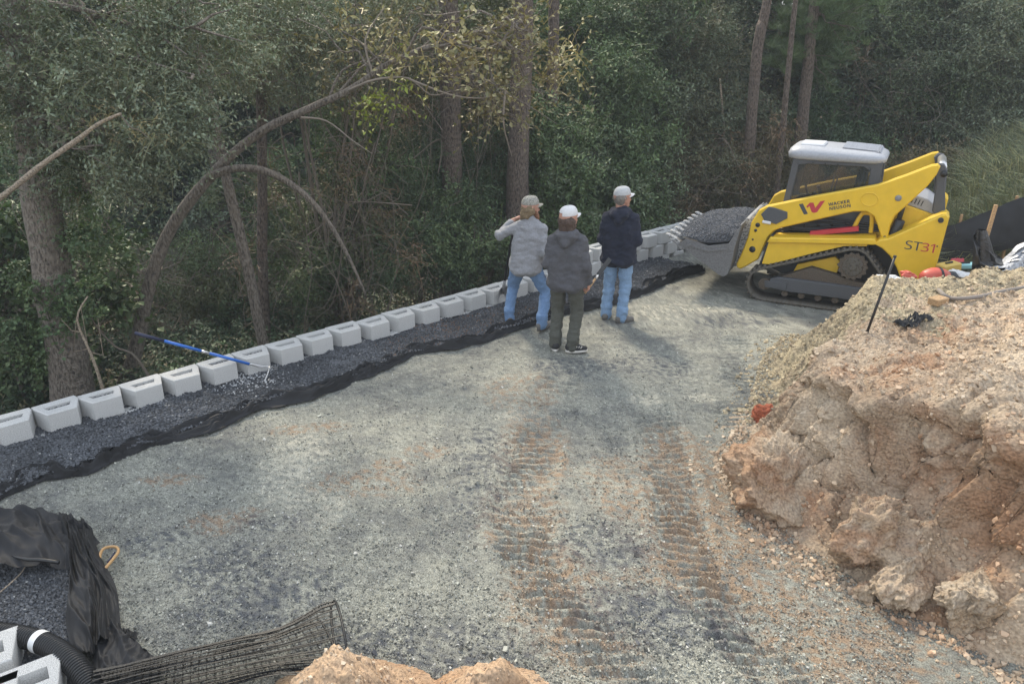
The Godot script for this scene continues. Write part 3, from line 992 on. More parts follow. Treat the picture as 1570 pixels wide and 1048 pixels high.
func shrub(called: String, label: String, at: Array, kind: String, tn: String, mix_tn := "", share := 0.0, group := "", sz := 1.0, nl := 6):
	# at: [pixel x, pixel y, z, radii, sprays] for the first blob, more blobs after it
	var c := PZ(at[0][0], at[0][1], at[0][2])
	var g := root_at(c)
	var t := thing(called, label, "shrub" if "shrub" in called or "thicket" in called or "bush" in called else "tree", g, 0.0, group)
	var bl := []
	for b in at: bl.append([PZ(b[0], b[1], b[2]), b[3], b[4]])
	var st := ST(true)
	var stems := []
	for i in 3 + at.size():
		var b: Array = bl[i % bl.size()]
		var f := Vector3(rng.randf_range(-.012, .012), 0, rng.randf_range(-.012, .012))
		var e: Vector3 = b[0] - g + rvec() * b[1] * 0.4
		var pts := bez([f, f.lerp(e, 0.4) + rvec() * 0.18, f.lerp(e, 0.75) + rvec() * 0.15, e], 4)
		tube(st, pts, ramp(rng.randf_range(0.02, 0.05), 0.008, pts.size()), 6, false)
		stems.append_array(pts.slice(4))
	put(done(st), "stems", M.twig, t)
	if nl: limbs(t, stems, bl, nl * at.size(), 0.012, M.twig)
	crown(t, bl, kind, tn, "foliage", mix_tn, share, sz)
func vines(called: String, label: String, spots: Array, n: int, group := ""):
	# bare looping vines and dead twigs hanging through a part of the wood
	var c := PZ(spots[0][0], spots[0][1], spots[0][2])
	var g := root_at(c)
	var t := thing(called, label, "vine", g, 0.0, group)
	var st := ST(true)
	for i in n:
		var b: Array = spots[i % spots.size()]
		var q := PZ(b[0], b[1], b[2]) - g
		var a: Vector3 = q + rvec() * b[3]
		var e: Vector3 = q + rvec() * b[3] + Vector3(0, rng.randf_range(-1.0, 0.6), 0)
		if rng.randf() < 0.35: a = Vector3(a.x, 0.0, a.z)
		var m1 := a.lerp(e, 0.33) + rvec() * 0.4
		var m2 := a.lerp(e, 0.66) + rvec() * 0.4
		var pts := bez([a, m1, m2, e], 5)
		var r := rng.randf_range(0.003, 0.011)
		tube(st, pts, ramp(r, 0.003, pts.size()), 4, false)
		for s in 2:
			var f: Vector3 = pts[rng.randi_range(2, pts.size() - 1)]
			var w := f + rvec() * 0.4
			tube(st, [f, f.lerp(w, 0.5) + rvec() * 0.06, w], [r * 0.6, r * 0.5, 0.002], 3, false)
	put(done(st), "stem", M.twig, t)
	var bl := []
	for b in spots: bl.append([PZ(b[0], b[1], b[2]), Vector3.ONE * b[3] * 1.1, b[4]])
	crown(t, bl, "dry", "brown", "dry_leaves", "olive", 0.45)

func build_woods():
	make_sprays()
	# --- trees whose trunks show
	tree("ivy_tree", "thick grey trunk with ivy close behind the wall, beside a pale leaning stick", [[112, 600], [95, 500], [78, 400], [62, 280], [45, 150], [25, 0]], -9.2, [0.30, 0.25, 0.235, 0.22, 0.2, 0.17, 0.1], M.bark_grey,
		[[30, 70, -8.6, Vector3(1.1, 0.8, 0.7), 60], [150, 40, -8.4, Vector3(1.0, 0.65, 0.7), 56], [215, 110, -8.3, Vector3(0.75, 0.5, 0.6), 42], [250, 190, -8.2, Vector3(0.4, 0.5, 0.4), 30], [185, 262, -8.3, Vector3(0.4, 0.26, 0.35), 24], [150, 150, -8.5, Vector3(0.6, 0.45, 0.5), 24], [330, 30, -8.8, Vector3(0.6, 0.4, 0.5), 30], [20, 210, -8.9, Vector3(0.7, 0.7, 0.5), 22], [120, 260, -8.9, Vector3(0.4, 0.6, 0.4), 22]], "fine", "sage", 26, "grey", 0.4, "", 4.0)
	var iv := get_node("ivy_tree") as Node3D
	var ivb := []
	for q in [[118, 300], [130, 360], [128, 430], [60, 240], [120, 230], [30, 420], [20, 500], [40, 560], [125, 480]]: ivb.append([PZ(q[0], q[1], -9.05), Vector3(0.22, 0.3, 0.2), 16])
	crown(iv, ivb, "ivy", "green", "ivy", "deep", 0.4)
	tree("leaning_tree", "crooked brown tree leaning to one side with a long arched limb", [[205, 548], [228, 440], [262, 350], [325, 268], [395, 205], [470, 168], [535, 138], [600, 95], [690, 60], [800, 35]], -10.2, [0.115, 0.1, 0.085, 0.075, 0.06, 0.05, 0.042, 0.032, 0.022, 0.012], M.bark_grey,
		[[640, 60, -10.2, Vector3(0.7, 0.5, 0.6), 12], [740, 90, -10.0, Vector3(0.5, 0.5, 0.5), 12], [820, 60, -10.2, Vector3(0.5, 0.4, 0.5), 16], [760, 150, -10.2, Vector3(0.4, 0.35, 0.4), 9], [850, 130, -10.3, Vector3(0.2, 0.5, 0.3), 8], [560, 60, -10.4, Vector3(0.7, 0.4, 0.5), 12]], "sparse", "yellow", 22, "olive", 0.45)
	var lt := get_node("leaning_tree") as Node3D
	var arch := []
	for q in [[322, 270], [360, 258], [405, 262], [450, 285], [492, 325], [530, 385], [560, 450]]: arch.append(PZ(q[0], q[1], -10.1))
	trunk(lt, arch, [0.06, 0.05, 0.047, 0.042, 0.035, 0.025, 0.014], M.bark_grey, 10, "arched_limb")
	var tw := ST(true)
	for b in [[[535, 138], [575, 122], [625, 120], [660, 145], [690, 140]], [[600, 95], [650, 70], [700, 20]], [[625, 120], [690, 145], [740, 150], [775, 138]], [[460, 180], [500, 185], [540, 215], [570, 235]], [[570, 110], [560, 60], [590, 10]], [[690, 60], [740, 75], [790, 50]], [[775, 138], [772, 190], [785, 240]]]:
		var bp := []
		for q in b: bp.append(PZ(q[0], q[1], -10.1 + rng.randf_range(-.2, .2)) - lt.position)
		bp = bez(bp, 4)
		tube(tw, bp, ramp(0.016, 0.004, bp.size()), 6, false)
	put(done(tw), "side_branches", M.mid_twig, lt)
	crown(lt, [[PZ(606, 140, -10.3), Vector3(0.16, 0.16, 0.16), 5]], "sparse", "lime", "sun_painted_leaves")  # sun coming through the trees, painted on as a bright lime tone
	tree("slim_tree", "slim straight trunk crossing behind the arched limb of a leaning tree", [[402, 520], [375, 390], [350, 285], [325, 170], [303, 75], [280, 0]], -10.7, [0.085, 0.075, 0.072, 0.068, 0.06, 0.05, 0.03], M.bark_grey,
		[[300, 60, -11.2, Vector3(0.9, 0.7, 0.8), 60], [400, 30, -11.5, Vector3(0.9, 0.5, 0.8), 50], [430, 110, -11.4, Vector3(0.6, 0.35, 0.6), 26]], "fine", "sage", 10, "olive", 0.4, "", 3.6)
	tree("red_trunk_pine", "reddish thin pine trunk deep behind the leaning tree", [[402, 400], [402, 300], [400, 150], [395, 40]], -11.9, [0.085, 0.08, 0.075, 0.07, 0.05], M.bark_pine, [], "needle", "deep", 0, "", 0.0, "", 5.0)
	tree("grey_pine", "tall grey pine trunk deep in the wood half hidden by brown leaves", [[694, 300], [690, 120], [688, 0]], -13.4, [0.2, 0.175, 0.165, 0.13], M.bark_pine, [], "needle", "deep", 0, "", 0.0, "", 6.0)
	tree("tall_pine", "tall straight pine with rust streaked bark right behind the workers", [[793, 330], [795, 230], [799, 110], [803, 0]], -13.2, [0.23, 0.195, 0.17, 0.165, 0.12], M.bark_pine, [], "needle", "deep", 0, "", 0.0, "", 6.5)
	tree("pale_pine", "pale slender pine trunk just beyond the rust streaked pine", [[845, 240], [848, 90], [850, 0]], -14.6, [0.12, 0.11, 0.1, 0.08], M.bark_pine, [], "needle", "deep", 0, "", 0.0, "", 5.5)
	tree("bent_pine", "leaning pale trunk rising above brushy undergrowth left of the loader", [[1148, 250], [1158, 110], [1168, 40], [1177, 0]], -15.4, [0.12, 0.105, 0.1, 0.09, 0.06], M.bark_pine, [], "needle", "deep", 0, "", 0.0, "", 5.0)
	tree("thin_pine", "thin dark sapling trunk in the gap above the loader cab", [[1196, 245], [1205, 150], [1218, 20]], -15.3, [0.065, 0.06, 0.05, 0.035], M.bark_pine, [], "needle", "deep", 0, "", 0.0, "", 4.0)
	tree("gap_pine", "sturdy pine trunk with needle tufts right behind the loader cab", [[1226, 225], [1234, 150], [1242, 70], [1250, 0]], -15.9, [0.13, 0.12, 0.11, 0.1, 0.07],
		M.bark_pine, [[1250, 60, -16.2, Vector3(0.9, 0.7, 0.8), 170], [1275, 20, -16.2, Vector3(0.8, 0.4, 0.8), 120], [1260, 115, -16.3, Vector3(0.5, 0.35, 0.5), 40]], "needle", "green", 14, "deep", 0.4, "", 4.0)
	tree("dark_sapling", "dark thin trunk in the shaded gap beside the needle tufted pine", [[1272, 210], [1280, 140], [1287, 80]], -20.0, [0.07, 0.07, 0.06, 0.05], M.bark_pine, [], "needle", "deep", 0, "", 0.0, "", 3.0)
	tree("dead_tree", "pale dead stem standing among brush behind the loader bucket", [[1117, 330], [1115, 250], [1110, 190], [1104, 120]], -16.0, [0.035, 0.03, 0.025, 0.015], M.pale_twig, [], "dry", "brown", 0)
	# --- shrubs and young trees of the wood's edge
	var G := "understory at the edge of the wood"
	for q in [
		["ivy_thicket", "ivy covered thicket around the foot of the thick grey trunk", [[20, 520, -9.6, Vector3(0.7, 0.9, 0.6), 60], [10, 400, -9.8, Vector3(0.7, 0.9, 0.6), 60], [150, 420, -10.0, Vector3(0.4, 0.7, 0.4), 26]], "ivy", "green", "deep", 0.5, 1.9],
		["shade_shrub", "dim shrub between thick grey trunk and crooked leaning tree", [[150, 500, -12.2, Vector3(0.9, 0.7, 0.6), 60], [160, 390, -12.4, Vector3(0.7, 0.8, 0.6), 50], [290, 430, -12.6, Vector3(0.8, 0.8, 0.6), 55]], "fine", "green", "olive", 0.4, 1.0],
		["brush_shrub", "brown tinged brush behind the slim straight trunk", [[330, 420, -13.3, Vector3(1.2, 1.0, 0.8), 70], [450, 400, -13.2, Vector3(1.0, 0.8, 0.8), 70], [400, 300, -14.2, Vector3(1.2, 0.9, 0.8), 60]], "fine", "green", "olive", 0.4, 1.0],
		["brush_shrub", "olive brush with drooping leaves behind the arched limb", [[520, 330, -12.8, Vector3(0.9, 0.8, 0.7), 80], [560, 230, -13.2, Vector3(0.9, 0.8, 0.7), 80], [500, 420, -12.4, Vector3(0.9, 0.6, 0.7), 60]], "broad", "green", "olive", 0.4, 0.9],
		["dark_shrub", "dense dark green shrub low behind the worker in pale grey sweatshirt", [[660, 330, -12.8, Vector3(1.1, 0.8, 0.8), 120], [720, 390, -12.4, Vector3(0.8, 0.5, 0.7), 80], [620, 400, -12.2, Vector3(0.8, 0.5, 0.6), 70]], "fine", "deep", "green", 0.4, 1.0],
		["dark_shrub", "dark shrub beneath the grey pine with a few yellow leaves", [[680, 230, -14.2, Vector3(1.0, 0.7, 0.8), 90], [740, 270, -14.0, Vector3(0.7, 0.8, 0.7), 70]], "fine", "deep", "olive", 0.3, 1.0],
		["evergreen_shrub", "glossy broad leaved evergreen shrub behind worker in charcoal hoodie", [[860, 300, -13.8, Vector3(0.8, 0.9, 0.7), 150], [890, 370, -13.2, Vector3(0.8, 0.5, 0.6), 90], [850, 210, -14.4, Vector3(0.7, 0.6, 0.7), 90]], "broad", "green", "sage", 0.3, 1.0],
		["evergreen_shrub", "tall glossy evergreen shrub behind worker in navy hoodie", [[950, 230, -15.0, Vector3(1.0, 0.9, 0.8), 170], [970, 330, -14.2, Vector3(0.9, 0.7, 0.7), 130], [930, 140, -15.6, Vector3(1.1, 0.8, 0.9), 140]], "broad", "green", "sage", 0.25, 1.0],
		["young_tree", "young leafy tree rising above the tall glossy evergreen shrub", [[900, 60, -17.0, Vector3(1.5, 1.2, 1.2), 180], [990, 40, -17.5, Vector3(1.4, 1.2, 1.2), 180], [1000, 130, -17.2, Vector3(1.1, 0.9, 1.0), 110]], "broad", "green", "grey", 0.45, 1.1],
		["brush_shrub", "grey brown brush behind the gravel heaped in the bucket", [[1060, 280, -15.4, Vector3(1.0, 0.8, 0.7), 130], [1020, 350, -14.6, Vector3(0.7, 0.4, 0.6), 60], [1130, 300, -15.6, Vector3(0.9, 0.6, 0.7), 110]], "fine", "olive", "grey", 0.5, 1.0],
		["young_tree", "grey green young tree with thin pale stems above the bucket", [[1070, 170, -16.6, Vector3(1.1, 0.9, 0.9), 150], [1090, 70, -17.4, Vector3(1.3, 1.0, 1.0), 150], [1140, 190, -16.6, Vector3(0.8, 0.7, 0.8), 90]], "fine", "grey", "olive", 0.4, 1.15],
		["brush_shrub", "reddish brown brush touching the loader cab's front", [[1180, 270, -15.6, Vector3(0.8, 0.7, 0.7), 100], [1160, 210, -16.4, Vector3(0.7, 0.6, 0.7), 70]], "fine", "olive", "brown", 0.5, 1.0],
		["broad_tree", "spreading grey green tree beyond the loader arms", [[1340, 160, -19.0, Vector3(1.3, 1.2, 1.2), 150], [1330, 60, -19.5, Vector3(1.5, 1.2, 1.3), 160], [1390, 110, -18.6, Vector3(1.2, 1.0, 1.1), 150], [1320, 220, -18.6, Vector3(1.0, 0.6, 0.9), 90]], "broad", "grey", "green", 0.4, 1.25],
		["broad_tree", "full grey green tree standing over the grassy slope", [[1450, 130, -17.6, Vector3(1.4, 1.2, 1.1), 190], [1440, 40, -18.4, Vector3(1.5, 1.0, 1.2), 160], [1420, 220, -17.2, Vector3(1.1, 0.8, 0.9), 130]], "fine", "grey", "green", 0.35, 1.35],
		["broad_tree", "lighter leafy tree at the top of the grassy slope", [[1550, 110, -16.8, Vector3(1.3, 1.2, 1.1), 190], [1540, 30, -17.4, Vector3(1.4, 1.0, 1.2), 150], [1510, 210, -16.6, Vector3(1.1, 0.7, 0.9), 140], [1620, 180, -16.4, Vector3(1.2, 1.2, 1.0), 130]], "fine", "sage", "grey", 0.4, 1.35],
		["shade_shrub", "low dark shrub in the shaded gap behind the loader cab", [[1260, 190, -17.5, Vector3(0.9, 0.6, 0.8), 60], [1300, 230, -17.0, Vector3(1.0, 0.5, 0.8), 80], [1210, 220, -17.0, Vector3(0.6, 0.5, 0.6), 50]], "broad", "deep", "green", 0.4, 1.0],
		["brush_shrub", "dry brush at the foot of the grassy slope behind loader", [[1400, 270, -15.0, Vector3(0.9, 0.45, 0.6), 90], [1470, 270, -15.2, Vector3(0.6, 0.4, 0.5), 60]], "fine", "olive", "brown", 0.4, 0.9],
		["high_branches", "tangled grey leaves high over the crooked leaning tree", [[470, 40, -12.5, Vector3(1.0, 0.7, 0.9), 60], [560, 30, -12.8, Vector3(0.9, 0.6, 0.9), 60], [640, 30, -13.5, Vector3(0.9, 0.7, 0.9), 60], [520, 130, -13.5, Vector3(0.9, 0.6, 0.8), 50], [390, 80, -13.0, Vector3(0.9, 0.8, 0.9), 50]], "fine", "sage", "olive", 0.5, 1.0],
		["high_branches", "leafy boughs between the grey pine and rust streaked pine", [[745, 60, -14.5, Vector3(0.7, 0.9, 0.8), 60], [650, 130, -15.0, Vector3(0.8, 0.7, 0.8), 50], [750, 180, -15.2, Vector3(0.6, 0.7, 0.7), 45]], "broad", "olive", "green", 0.5, 1.0]]:
		shrub(q[0], q[1], q[2], q[3], q[4], q[5], q[6], G, q[7])
	# --- vines and dead twigs
	vines("bramble_vine", "bare brown vines looping around the arched limb", [[470, 250, -11.4, 0.9, 12], [540, 300, -11.6, 0.9, 12], [430, 380, -11.4, 1.0, 10], [590, 400, -11.6, 0.8, 12]], 60)
	vines("bramble_vine", "bare twigs hanging beside the thick grey trunk", [[30, 450, -9.9, 0.7, 14], [180, 440, -10.6, 0.7, 14], [90, 350, -10.2, 0.7, 10]], 60)
	vines("bramble_vine", "dry vines and twigs around the grey pine", [[600, 150, -13.0, 1.0, 22], [680, 120, -13.0, 0.8, 20], [560, 60, -12.0, 1.0, 10]], 60)
	vines("bramble_vine", "dead brush stems behind the loader bucket", [[1080, 300, -15.0, 0.9, 30], [1150, 270, -15.2, 0.9, 26], [1010, 300, -14.8, 0.7, 10]], 60)
	vines("bramble_vine", "thin twigs above the grassy slope", [[1420, 200, -16.8, 0.9, 10], [1340, 120, -17.5, 1.0, 8]], 40)
	# --- the wood behind: rows of taller trees
	var BG := "trees of the wood behind the worksite"
	for row in [[-21.5, 15, 2.3, 1.0], [-26.0, 16, 2.8, 1.3], [-33.0, 15, 3.6, 1.6]]:
		for i in row[1]:
			var z: float = row[0] + rng.randf_range(-1.6, 1.6)
			var x := lerpf(-0.92, 0.95, (i + rng.randf_range(0.2, 0.8)) / row[1]) * -z * 0.95
			var g := root_at(Vector3(x, 0, z))
			var tk: String = ["green", "grey", "deep", "olive"][rng.randi() % 4]
			var t := thing("wood_tree", {"green": "mid green tree deep in the wood behind the nearer shrubs", "grey": "greyish leafy tree deep in the wood behind the nearer shrubs", "deep": "dark evergreen tree deep in the wood behind the nearer shrubs", "olive": "olive tinged tree deep in the wood behind the nearer shrubs"}[tk], "tree", g, 0.0, BG)
			var hgt := rng.randf_range(7.5, 11.0)
			var loc: Array = trunk(t, [g, g + Vector3(rng.randf_range(-.3, .3), hgt * 0.5, rng.randf_range(-.3, .3)), g + Vector3(rng.randf_range(-.6, .6), hgt, 0)], [0.2, 0.14, 0.06], M.bark_grey, 8)
			var bl := []
			for k in 6:
				var f := (k + 0.4) / 6.0
				var w: float = row[2] * (0.55 + 0.5 * sin(PI * (0.25 + 0.7 * f)))
				bl.append([g + Vector3(rng.randf_range(-1, 1) * w * 0.5, hgt * (0.06 + 0.9 * f), rng.randf_range(-.6, .6)), Vector3(w, hgt * 0.14, w * 0.8), int(34 * row[3])])
			limbs(t, loc.slice(4), bl, 10, 0.03, M.bark_grey)
			crown(t, bl, "far", tk, "crown", "grey", 0.3, row[3])
	# --- low growth on the floor just behind the wall
	var gcv := Node3D.new()
	gcv.name = numbered("ground_cover")
	add_child(gcv)
	tag(gcv, "dark tangled ground cover on the woodland floor behind the wall", "ground cover", "", "stuff")
	var ux := [[], [], []]
	var uc := [[], [], []]
	for t in 2600:
		var u := rng.randf_range(-4.0, 40.0) * BLK
		var p := WA + WD * u - WN * (0.35 + 4.5 * pow(rng.randf(), 1.3))
		p.y = ground_h(p.x, p.z) + rng.randf_range(0.05, 0.35)
		var k := rng.randi() % 3
		ux[k].append(Transform3D(Basis(Vector3.UP, rng.randf() * TAU).scaled(Vector3.ONE * rng.randf_range(0.7, 1.2)), p))
		uc[k].append(tone("deep") if rng.randf() < 0.75 else tone("olive"))
	for k in 3: tag(multi(sprays["broad%d" % k], ux[k], uc[k], "low_leaves", M.leaf, gcv), "", "", "", "stuff")
	# --- grass on the slope beyond the silt fence
	var gr := Node3D.new()
	gr.name = numbered("tall_grass")
	add_child(gr)
	tag(gr, "tall pale green grass on the slope beyond the silt fence", "grass", "", "stuff")
	var xs := [[], [], []]
	var cs := [[], [], []]
	for t in 2600:
		var x := rng.randf_range(6.2, 13.0)
		var z := rng.randf_range(-15.8, -12.2)
		if x > 9.0 and z < -15.5: continue
		var k := rng.randi() % 3
		xs[k].append(Transform3D(Basis(Vector3.UP, rng.randf() * TAU).scaled(Vector3.ONE * rng.randf_range(0.6, 1.25)), Vector3(x, ground_h(x, z) - 0.03, z)))
		cs[k].append(tone("straw") if rng.randf() < 0.6 else tone("sage"))
	for k in 3: tag(multi(sprays["grass%d" % k], xs[k], cs[k], "grass_blades", M.leaf, gr), "", "", "", "stuff")
	# --- dead wood near the wall
	var ds := thing("dead_sapling", "broken pale dead sapling leaning in with withered leaf bunches", "branch", root_at(Vector3(-7.4, 0, -7.2)))
	var dp := [root_at(Vector3(-7.4, 0, -7.2)) - ds.position]
	for q in [[-120, 392], [0, 303], [70, 248], [120, 213], [150, 190], [185, 174]]: dp.append(PZ(q[0], q[1], -7.3) - ds.position)
	var sd := ST(true)
	tube(sd, bez(dp, 5), ramp(0.036, 0.012, 31), 8, true, 0.3)
	put(done(sd), "stem", M.pale_twig, ds)
	crown(ds, [[PZ(153, 200, -7.3), Vector3(0.05, 0.07, 0.05), 5], [PZ(213, 205, -7.35), Vector3(0.07, 0.07, 0.06), 6], [PZ(180, 180, -7.3), Vector3(0.1, 0.05, 0.05), 3]], "dry", "yellow", "withered_leaves", "brown", 0.5, 0.35)
	var tp := ST(true)
	var tl := []
	for q in [[183, 174], [200, 195], [214, 200], [230, 215], [250, 285], [290, 310]]: tl.append(PZ(q[0], q[1], -7.35) - ds.position)
	tube(tp, bez(tl.slice(0, 4), 4), ramp(0.007, 0.003, 13), 5, false)
	put(done(tp), "broken_tip", M.twig, ds)
	for q in [["pale bare stick leaning against the wall beside the thick trunk", [[156, 592], [140, 545], [118, 490]], 0.02, -8.3], ["brown bare branch fallen slantwise between two trunks", [[212, 552], [175, 530], [140, 488]], 0.018, -9.4]]:
		var lp := []
		for e in q[1]: lp.append(PZ(e[0], e[1], q[3]))
		var base: Vector3 = lp[0] + (lp[0] - lp[1]) * 1.2
		base = root_at(base)
		var o := thing("fallen_branch", q[0], "branch", base)
		var bp := [Vector3.ZERO]
		for e in lp: bp.append(e - base)
		bp.append(lp[2] - base + Vector3(0.12, 0.25, -0.1))
		var s := ST(true)
		tube(s, bez(bp, 4), ramp(q[2] * 1.2, q[2] * 0.4, 17), 7, true, 0.1)
		for k in 4:
			var f: Vector3 = bp[2].lerp(bp[3], rng.randf())
			tube(s, [f, f + rvec() * 0.2, f + rvec() * 0.2 + Vector3(0, 0.25, 0)], [0.008, 0.006, 0.003], 4, false)
		put(done(s), "limb", M.pale_twig if q[2] > 0.019 else M.twig, o)

# ---------------------------------------------------------------- the compact track loader
const LW := 1.68      # width over the tracks; local x runs to the rear, z towards the side that shows, z = 0 its outer face
func v2(a: Array) -> PackedVector2Array:
	var o := PackedVector2Array()
	for q in a: o.append(Vector2(q[0], q[1]))
	return o
func both(poly: Array, za: float, zb: float, called: String, m: Material, parent: Node3D, ch := 0.012):
	for s in 2:
		var st := ST()
		prism(st, v2(poly), za if s == 0 else -LW - za, zb if s == 0 else -LW - zb, ch)
		put(done(st), called, m, parent)
func one(poly: Array, za: float, zb: float, called: String, m: Material, parent: Node3D, ch := 0.012) -> MeshInstance3D:
	var st := ST()
	prism(st, v2(poly), za, zb, ch)
	return put(done(st), called, m, parent)
func hull_path(circles: Array, step: float) -> Array:      # closed belt line round circles [x, y, r]
	var pts := PackedVector2Array()
	for c in circles:
		for k in 72: pts.append(Vector2(c[0], c[1]) + Vector2.from_angle(TAU * k / 72.0) * c[2])
	var h := Geometry2D.convex_hull(pts)
	var total := 0.0
	for i in h.size() - 1: total += h[i].distance_to(h[i + 1])
	var n := int(total / step)
	var o := []
	for k in n:
		var want := total * k / n
		var acc := 0.0
		for i in h.size() - 1:
			var l := h[i].distance_to(h[i + 1])
			if acc + l >= want:
				o.append(h[i].lerp(h[i + 1], (want - acc) / maxf(l, 1e-6)))
				break
			acc += l
	return o
func wheel(c: Vector3, r: float, w: float, m: Material, called: String, parent: Node3D, hubm: Material):
	var st := ST(true)
	tube(st, [c + Vector3(0, 0, -w), c + Vector3(0, 0, -w), c, c, c + Vector3(0, 0, -0.03)], [0.01, r, r, r * 0.82, r * 0.78], 28)
	var o := put(done(st), called, m, parent)
	var h := ST()
	cyl(h, c + Vector3(0, 0, -0.05), c + Vector3(0, 0, -0.004), r * 0.45, 18, 0.008)
	for k in 6:
		var a := TAU * k / 6
		cyl(h, c + Vector3(cos(a) * r * 0.3, sin(a) * r * 0.3, -0.02), c + Vector3(cos(a) * r * 0.3, sin(a) * r * 0.3, 0.006), r * 0.06, 6)
	put(done(h), "hub", hubm, o)
func flat_text(t: String, size: float, at: Vector3, m: Material, parent: Node3D, called: String, tilt := 0.0, stretch := 1.0, bold := true):
	var tm := TextMesh.new()
	var f := SystemFont.new()
	f.font_names = PackedStringArray(["Droid Sans"])
	f.font_weight = 700 if bold else 400
	tm.font = f
	tm.text = t
	tm.font_size = 64
	tm.pixel_size = size / 46.0
	tm.depth = 0.004
	tm.curve_step = 2.0
	tm.horizontal_alignment = HORIZONTAL_ALIGNMENT_LEFT
	var o := put(tm, called, m, parent)
	o.position = at
	o.rotation.z = tilt
	o.scale = Vector3(stretch, 1, 1)
	return o
func build_loader():
	var th := deg_to_rad(27.0)
	var t := thing("track_loader", "yellow compact track loader with grey cab roof carrying a full bucket", "loader", P(1165, 461), -th)
	var Wm := -LW
	# --- tracks
	var cir := [[0.03, 0.25, 0.215], [1.5, 0.25, 0.215], [1.15, 0.66, 0.225]]
	var path := hull_path(cir, 0.05)
	for s in 2:
		var z1 := 0.0 if s == 0 else -LW + 0.34
		var z0 := z1 - 0.34
		var st := ST(true)
		var n := path.size()
		for i in n:
			var j := (i + 1) % n
			var a: Vector2 = path[i]
			var b: Vector2 = path[j]
			var na: Vector2 = (path[(i + 1) % n] - path[(i + n - 1) % n]).orthogonal().normalized()
			var nb: Vector2 = (path[(j + 1) % n] - path[(j + n - 1) % n]).orthogonal().normalized()
			if na.dot(a - Vector2(0.8, 0.35)) < 0: na = -na
			if nb.dot(b - Vector2(0.8, 0.35)) < 0: nb = -nb
			var ao := a + na * 0.028
			var bo := b + nb * 0.028
			var V := func(p: Vector2, z: float) -> Vector3: return Vector3(p.x, p.y, z)
			quad(st, V.call(ao, z0), V.call(bo, z0), V.call(bo, z1), V.call(ao, z1))
			quad(st, V.call(a, z1), V.call(b, z1), V.call(b, z0), V.call(a, z0))
			quad(st, V.call(ao, z1), V.call(bo, z1), V.call(b, z1), V.call(a, z1))
			quad(st, V.call(a, z0), V.call(b, z0), V.call(bo, z0), V.call(ao, z0))
		var belt := put(done(st), "track", M.rubber, t)
		var lug := ST()
		box(lug, Vector3.ZERO, Vector3(0.04, 0.036, 0.155), Basis.IDENTITY, 0.008)
		var lm := done(lug)
		var lp := hull_path([[0.03, 0.25, 0.253], [1.5, 0.25, 0.253], [1.15, 0.66, 0.263]], 0.076)
		for i in lp.size():
			var d: Vector2 = (lp[(i + 1) % lp.size()] - lp[(i + lp.size() - 1) % lp.size()])
			for h in 2:
				var o := put(lm, "tread_lug", M.rubber, belt)
				o.position = Vector3(lp[i].x, lp[i].y, z1 - 0.08 - 0.17 * h)
				o.rotation.z = d.angle()
				o.position += Vector3(d.normalized().x, d.normalized().y, 0) * 0.03 * h
		# sprocket, idlers and rollers
		var zf := z1 - 0.02
		var sp := ST()
		var gear := []
		for k in 28:
			var a := TAU * k / 28.0
			var r := 0.2 if k % 2 == 0 else 0.17
			gear.append([1.15 + cos(a) * r, 0.66 + sin(a) * r])
		prism(sp, v2(gear), zf - 0.06, zf, 0.006)
		var so := put(done(sp), "sprocket", M.mud, t)
		var hb := ST()
		cyl(hb, Vector3(1.15, 0.66, zf), Vector3(1.15, 0.66, zf + 0.012), 0.13, 24, 0.005)
		for k in 9: cyl(hb, Vector3(1.15 + cos(TAU * k / 9) * 0.1, 0.66 + sin(TAU * k / 9) * 0.1, zf), Vector3(1.15 + cos(TAU * k / 9) * 0.1, 0.66 + sin(TAU * k / 9) * 0.1, zf + 0.024), 0.013, 6)
		cyl(hb, Vector3(1.15, 0.66, zf), Vector3(1.15, 0.66, zf + 0.03), 0.05, 18, 0.006)
		put(done(hb), "hub", M.rubber, so)
		wheel(Vector3(0.03, 0.25, zf), 0.19, 0.26, M.rubber, "idler_wheel", t, M.mud)
		wheel(Vector3(1.5, 0.25, zf), 0.19, 0.26, M.rubber, "idler_wheel", t, M.mud)
		for k in 5: wheel(Vector3(0.32 + 0.225 * k, 0.145, zf - 0.02), 0.105, 0.22, M.rubber, "roller", t, M.mud)
		var fr := ST()
		prism(fr, v2([[0.1, 0.34], [0.12, 0.21], [0.3, 0.19], [1.36, 0.19], [1.42, 0.26], [1.4, 0.37], [0.9, 0.38], [0.2, 0.38]]), z1 - 0.10, z1 - 0.012, 0.008)
		put(done(fr), "track_frame", M.grey_paint, t)
		var gd := ST()
		prism(gd, v2([[0.03, 0.31], [0.34, 0.325], [0.34, 0.225], [0.05, 0.215]]), z1 - 0.013, z1 + 0.004, 0.004)
		put(done(gd), "idler_guard", M.grey_paint, t)
		var md := ST()
		prism(md, v2([[0.2, 0.36], [0.62, 0.56], [0.95, 0.50], [1.35, 0.42], [1.35, 0.36]]), z1 - 0.2, z1 - 0.07, 0.01)
		put(done(md), "caked_mud", M.mud, t)
		var ip := ST()
		prism(ip, v2([[0.36, 0.38], [0.42, 0.55], [0.9, 0.72], [0.98, 0.66], [0.94, 0.38]]), z1 - 0.29, z1 - 0.205, 0.008)
		put(done(ip), "side_plate", M.yellow, t)
	# --- hull
	one([[0.02, 0.42], [0.02, 0.92], [1.3, 1.0], [2.05, 1.0], [2.05, 0.45], [1.85, 0.36], [0.2, 0.34]], -0.36, Wm + 0.36, "chassis", M.dark_paint, t, 0.02)
	both([[0.0, 0.865], [0.03, 0.935], [0.1, 0.942], [1.36, 1.068], [1.40, 1.0], [1.36, 0.985]], -0.005, -0.37, "fender", M.yellow, t, 0.014)
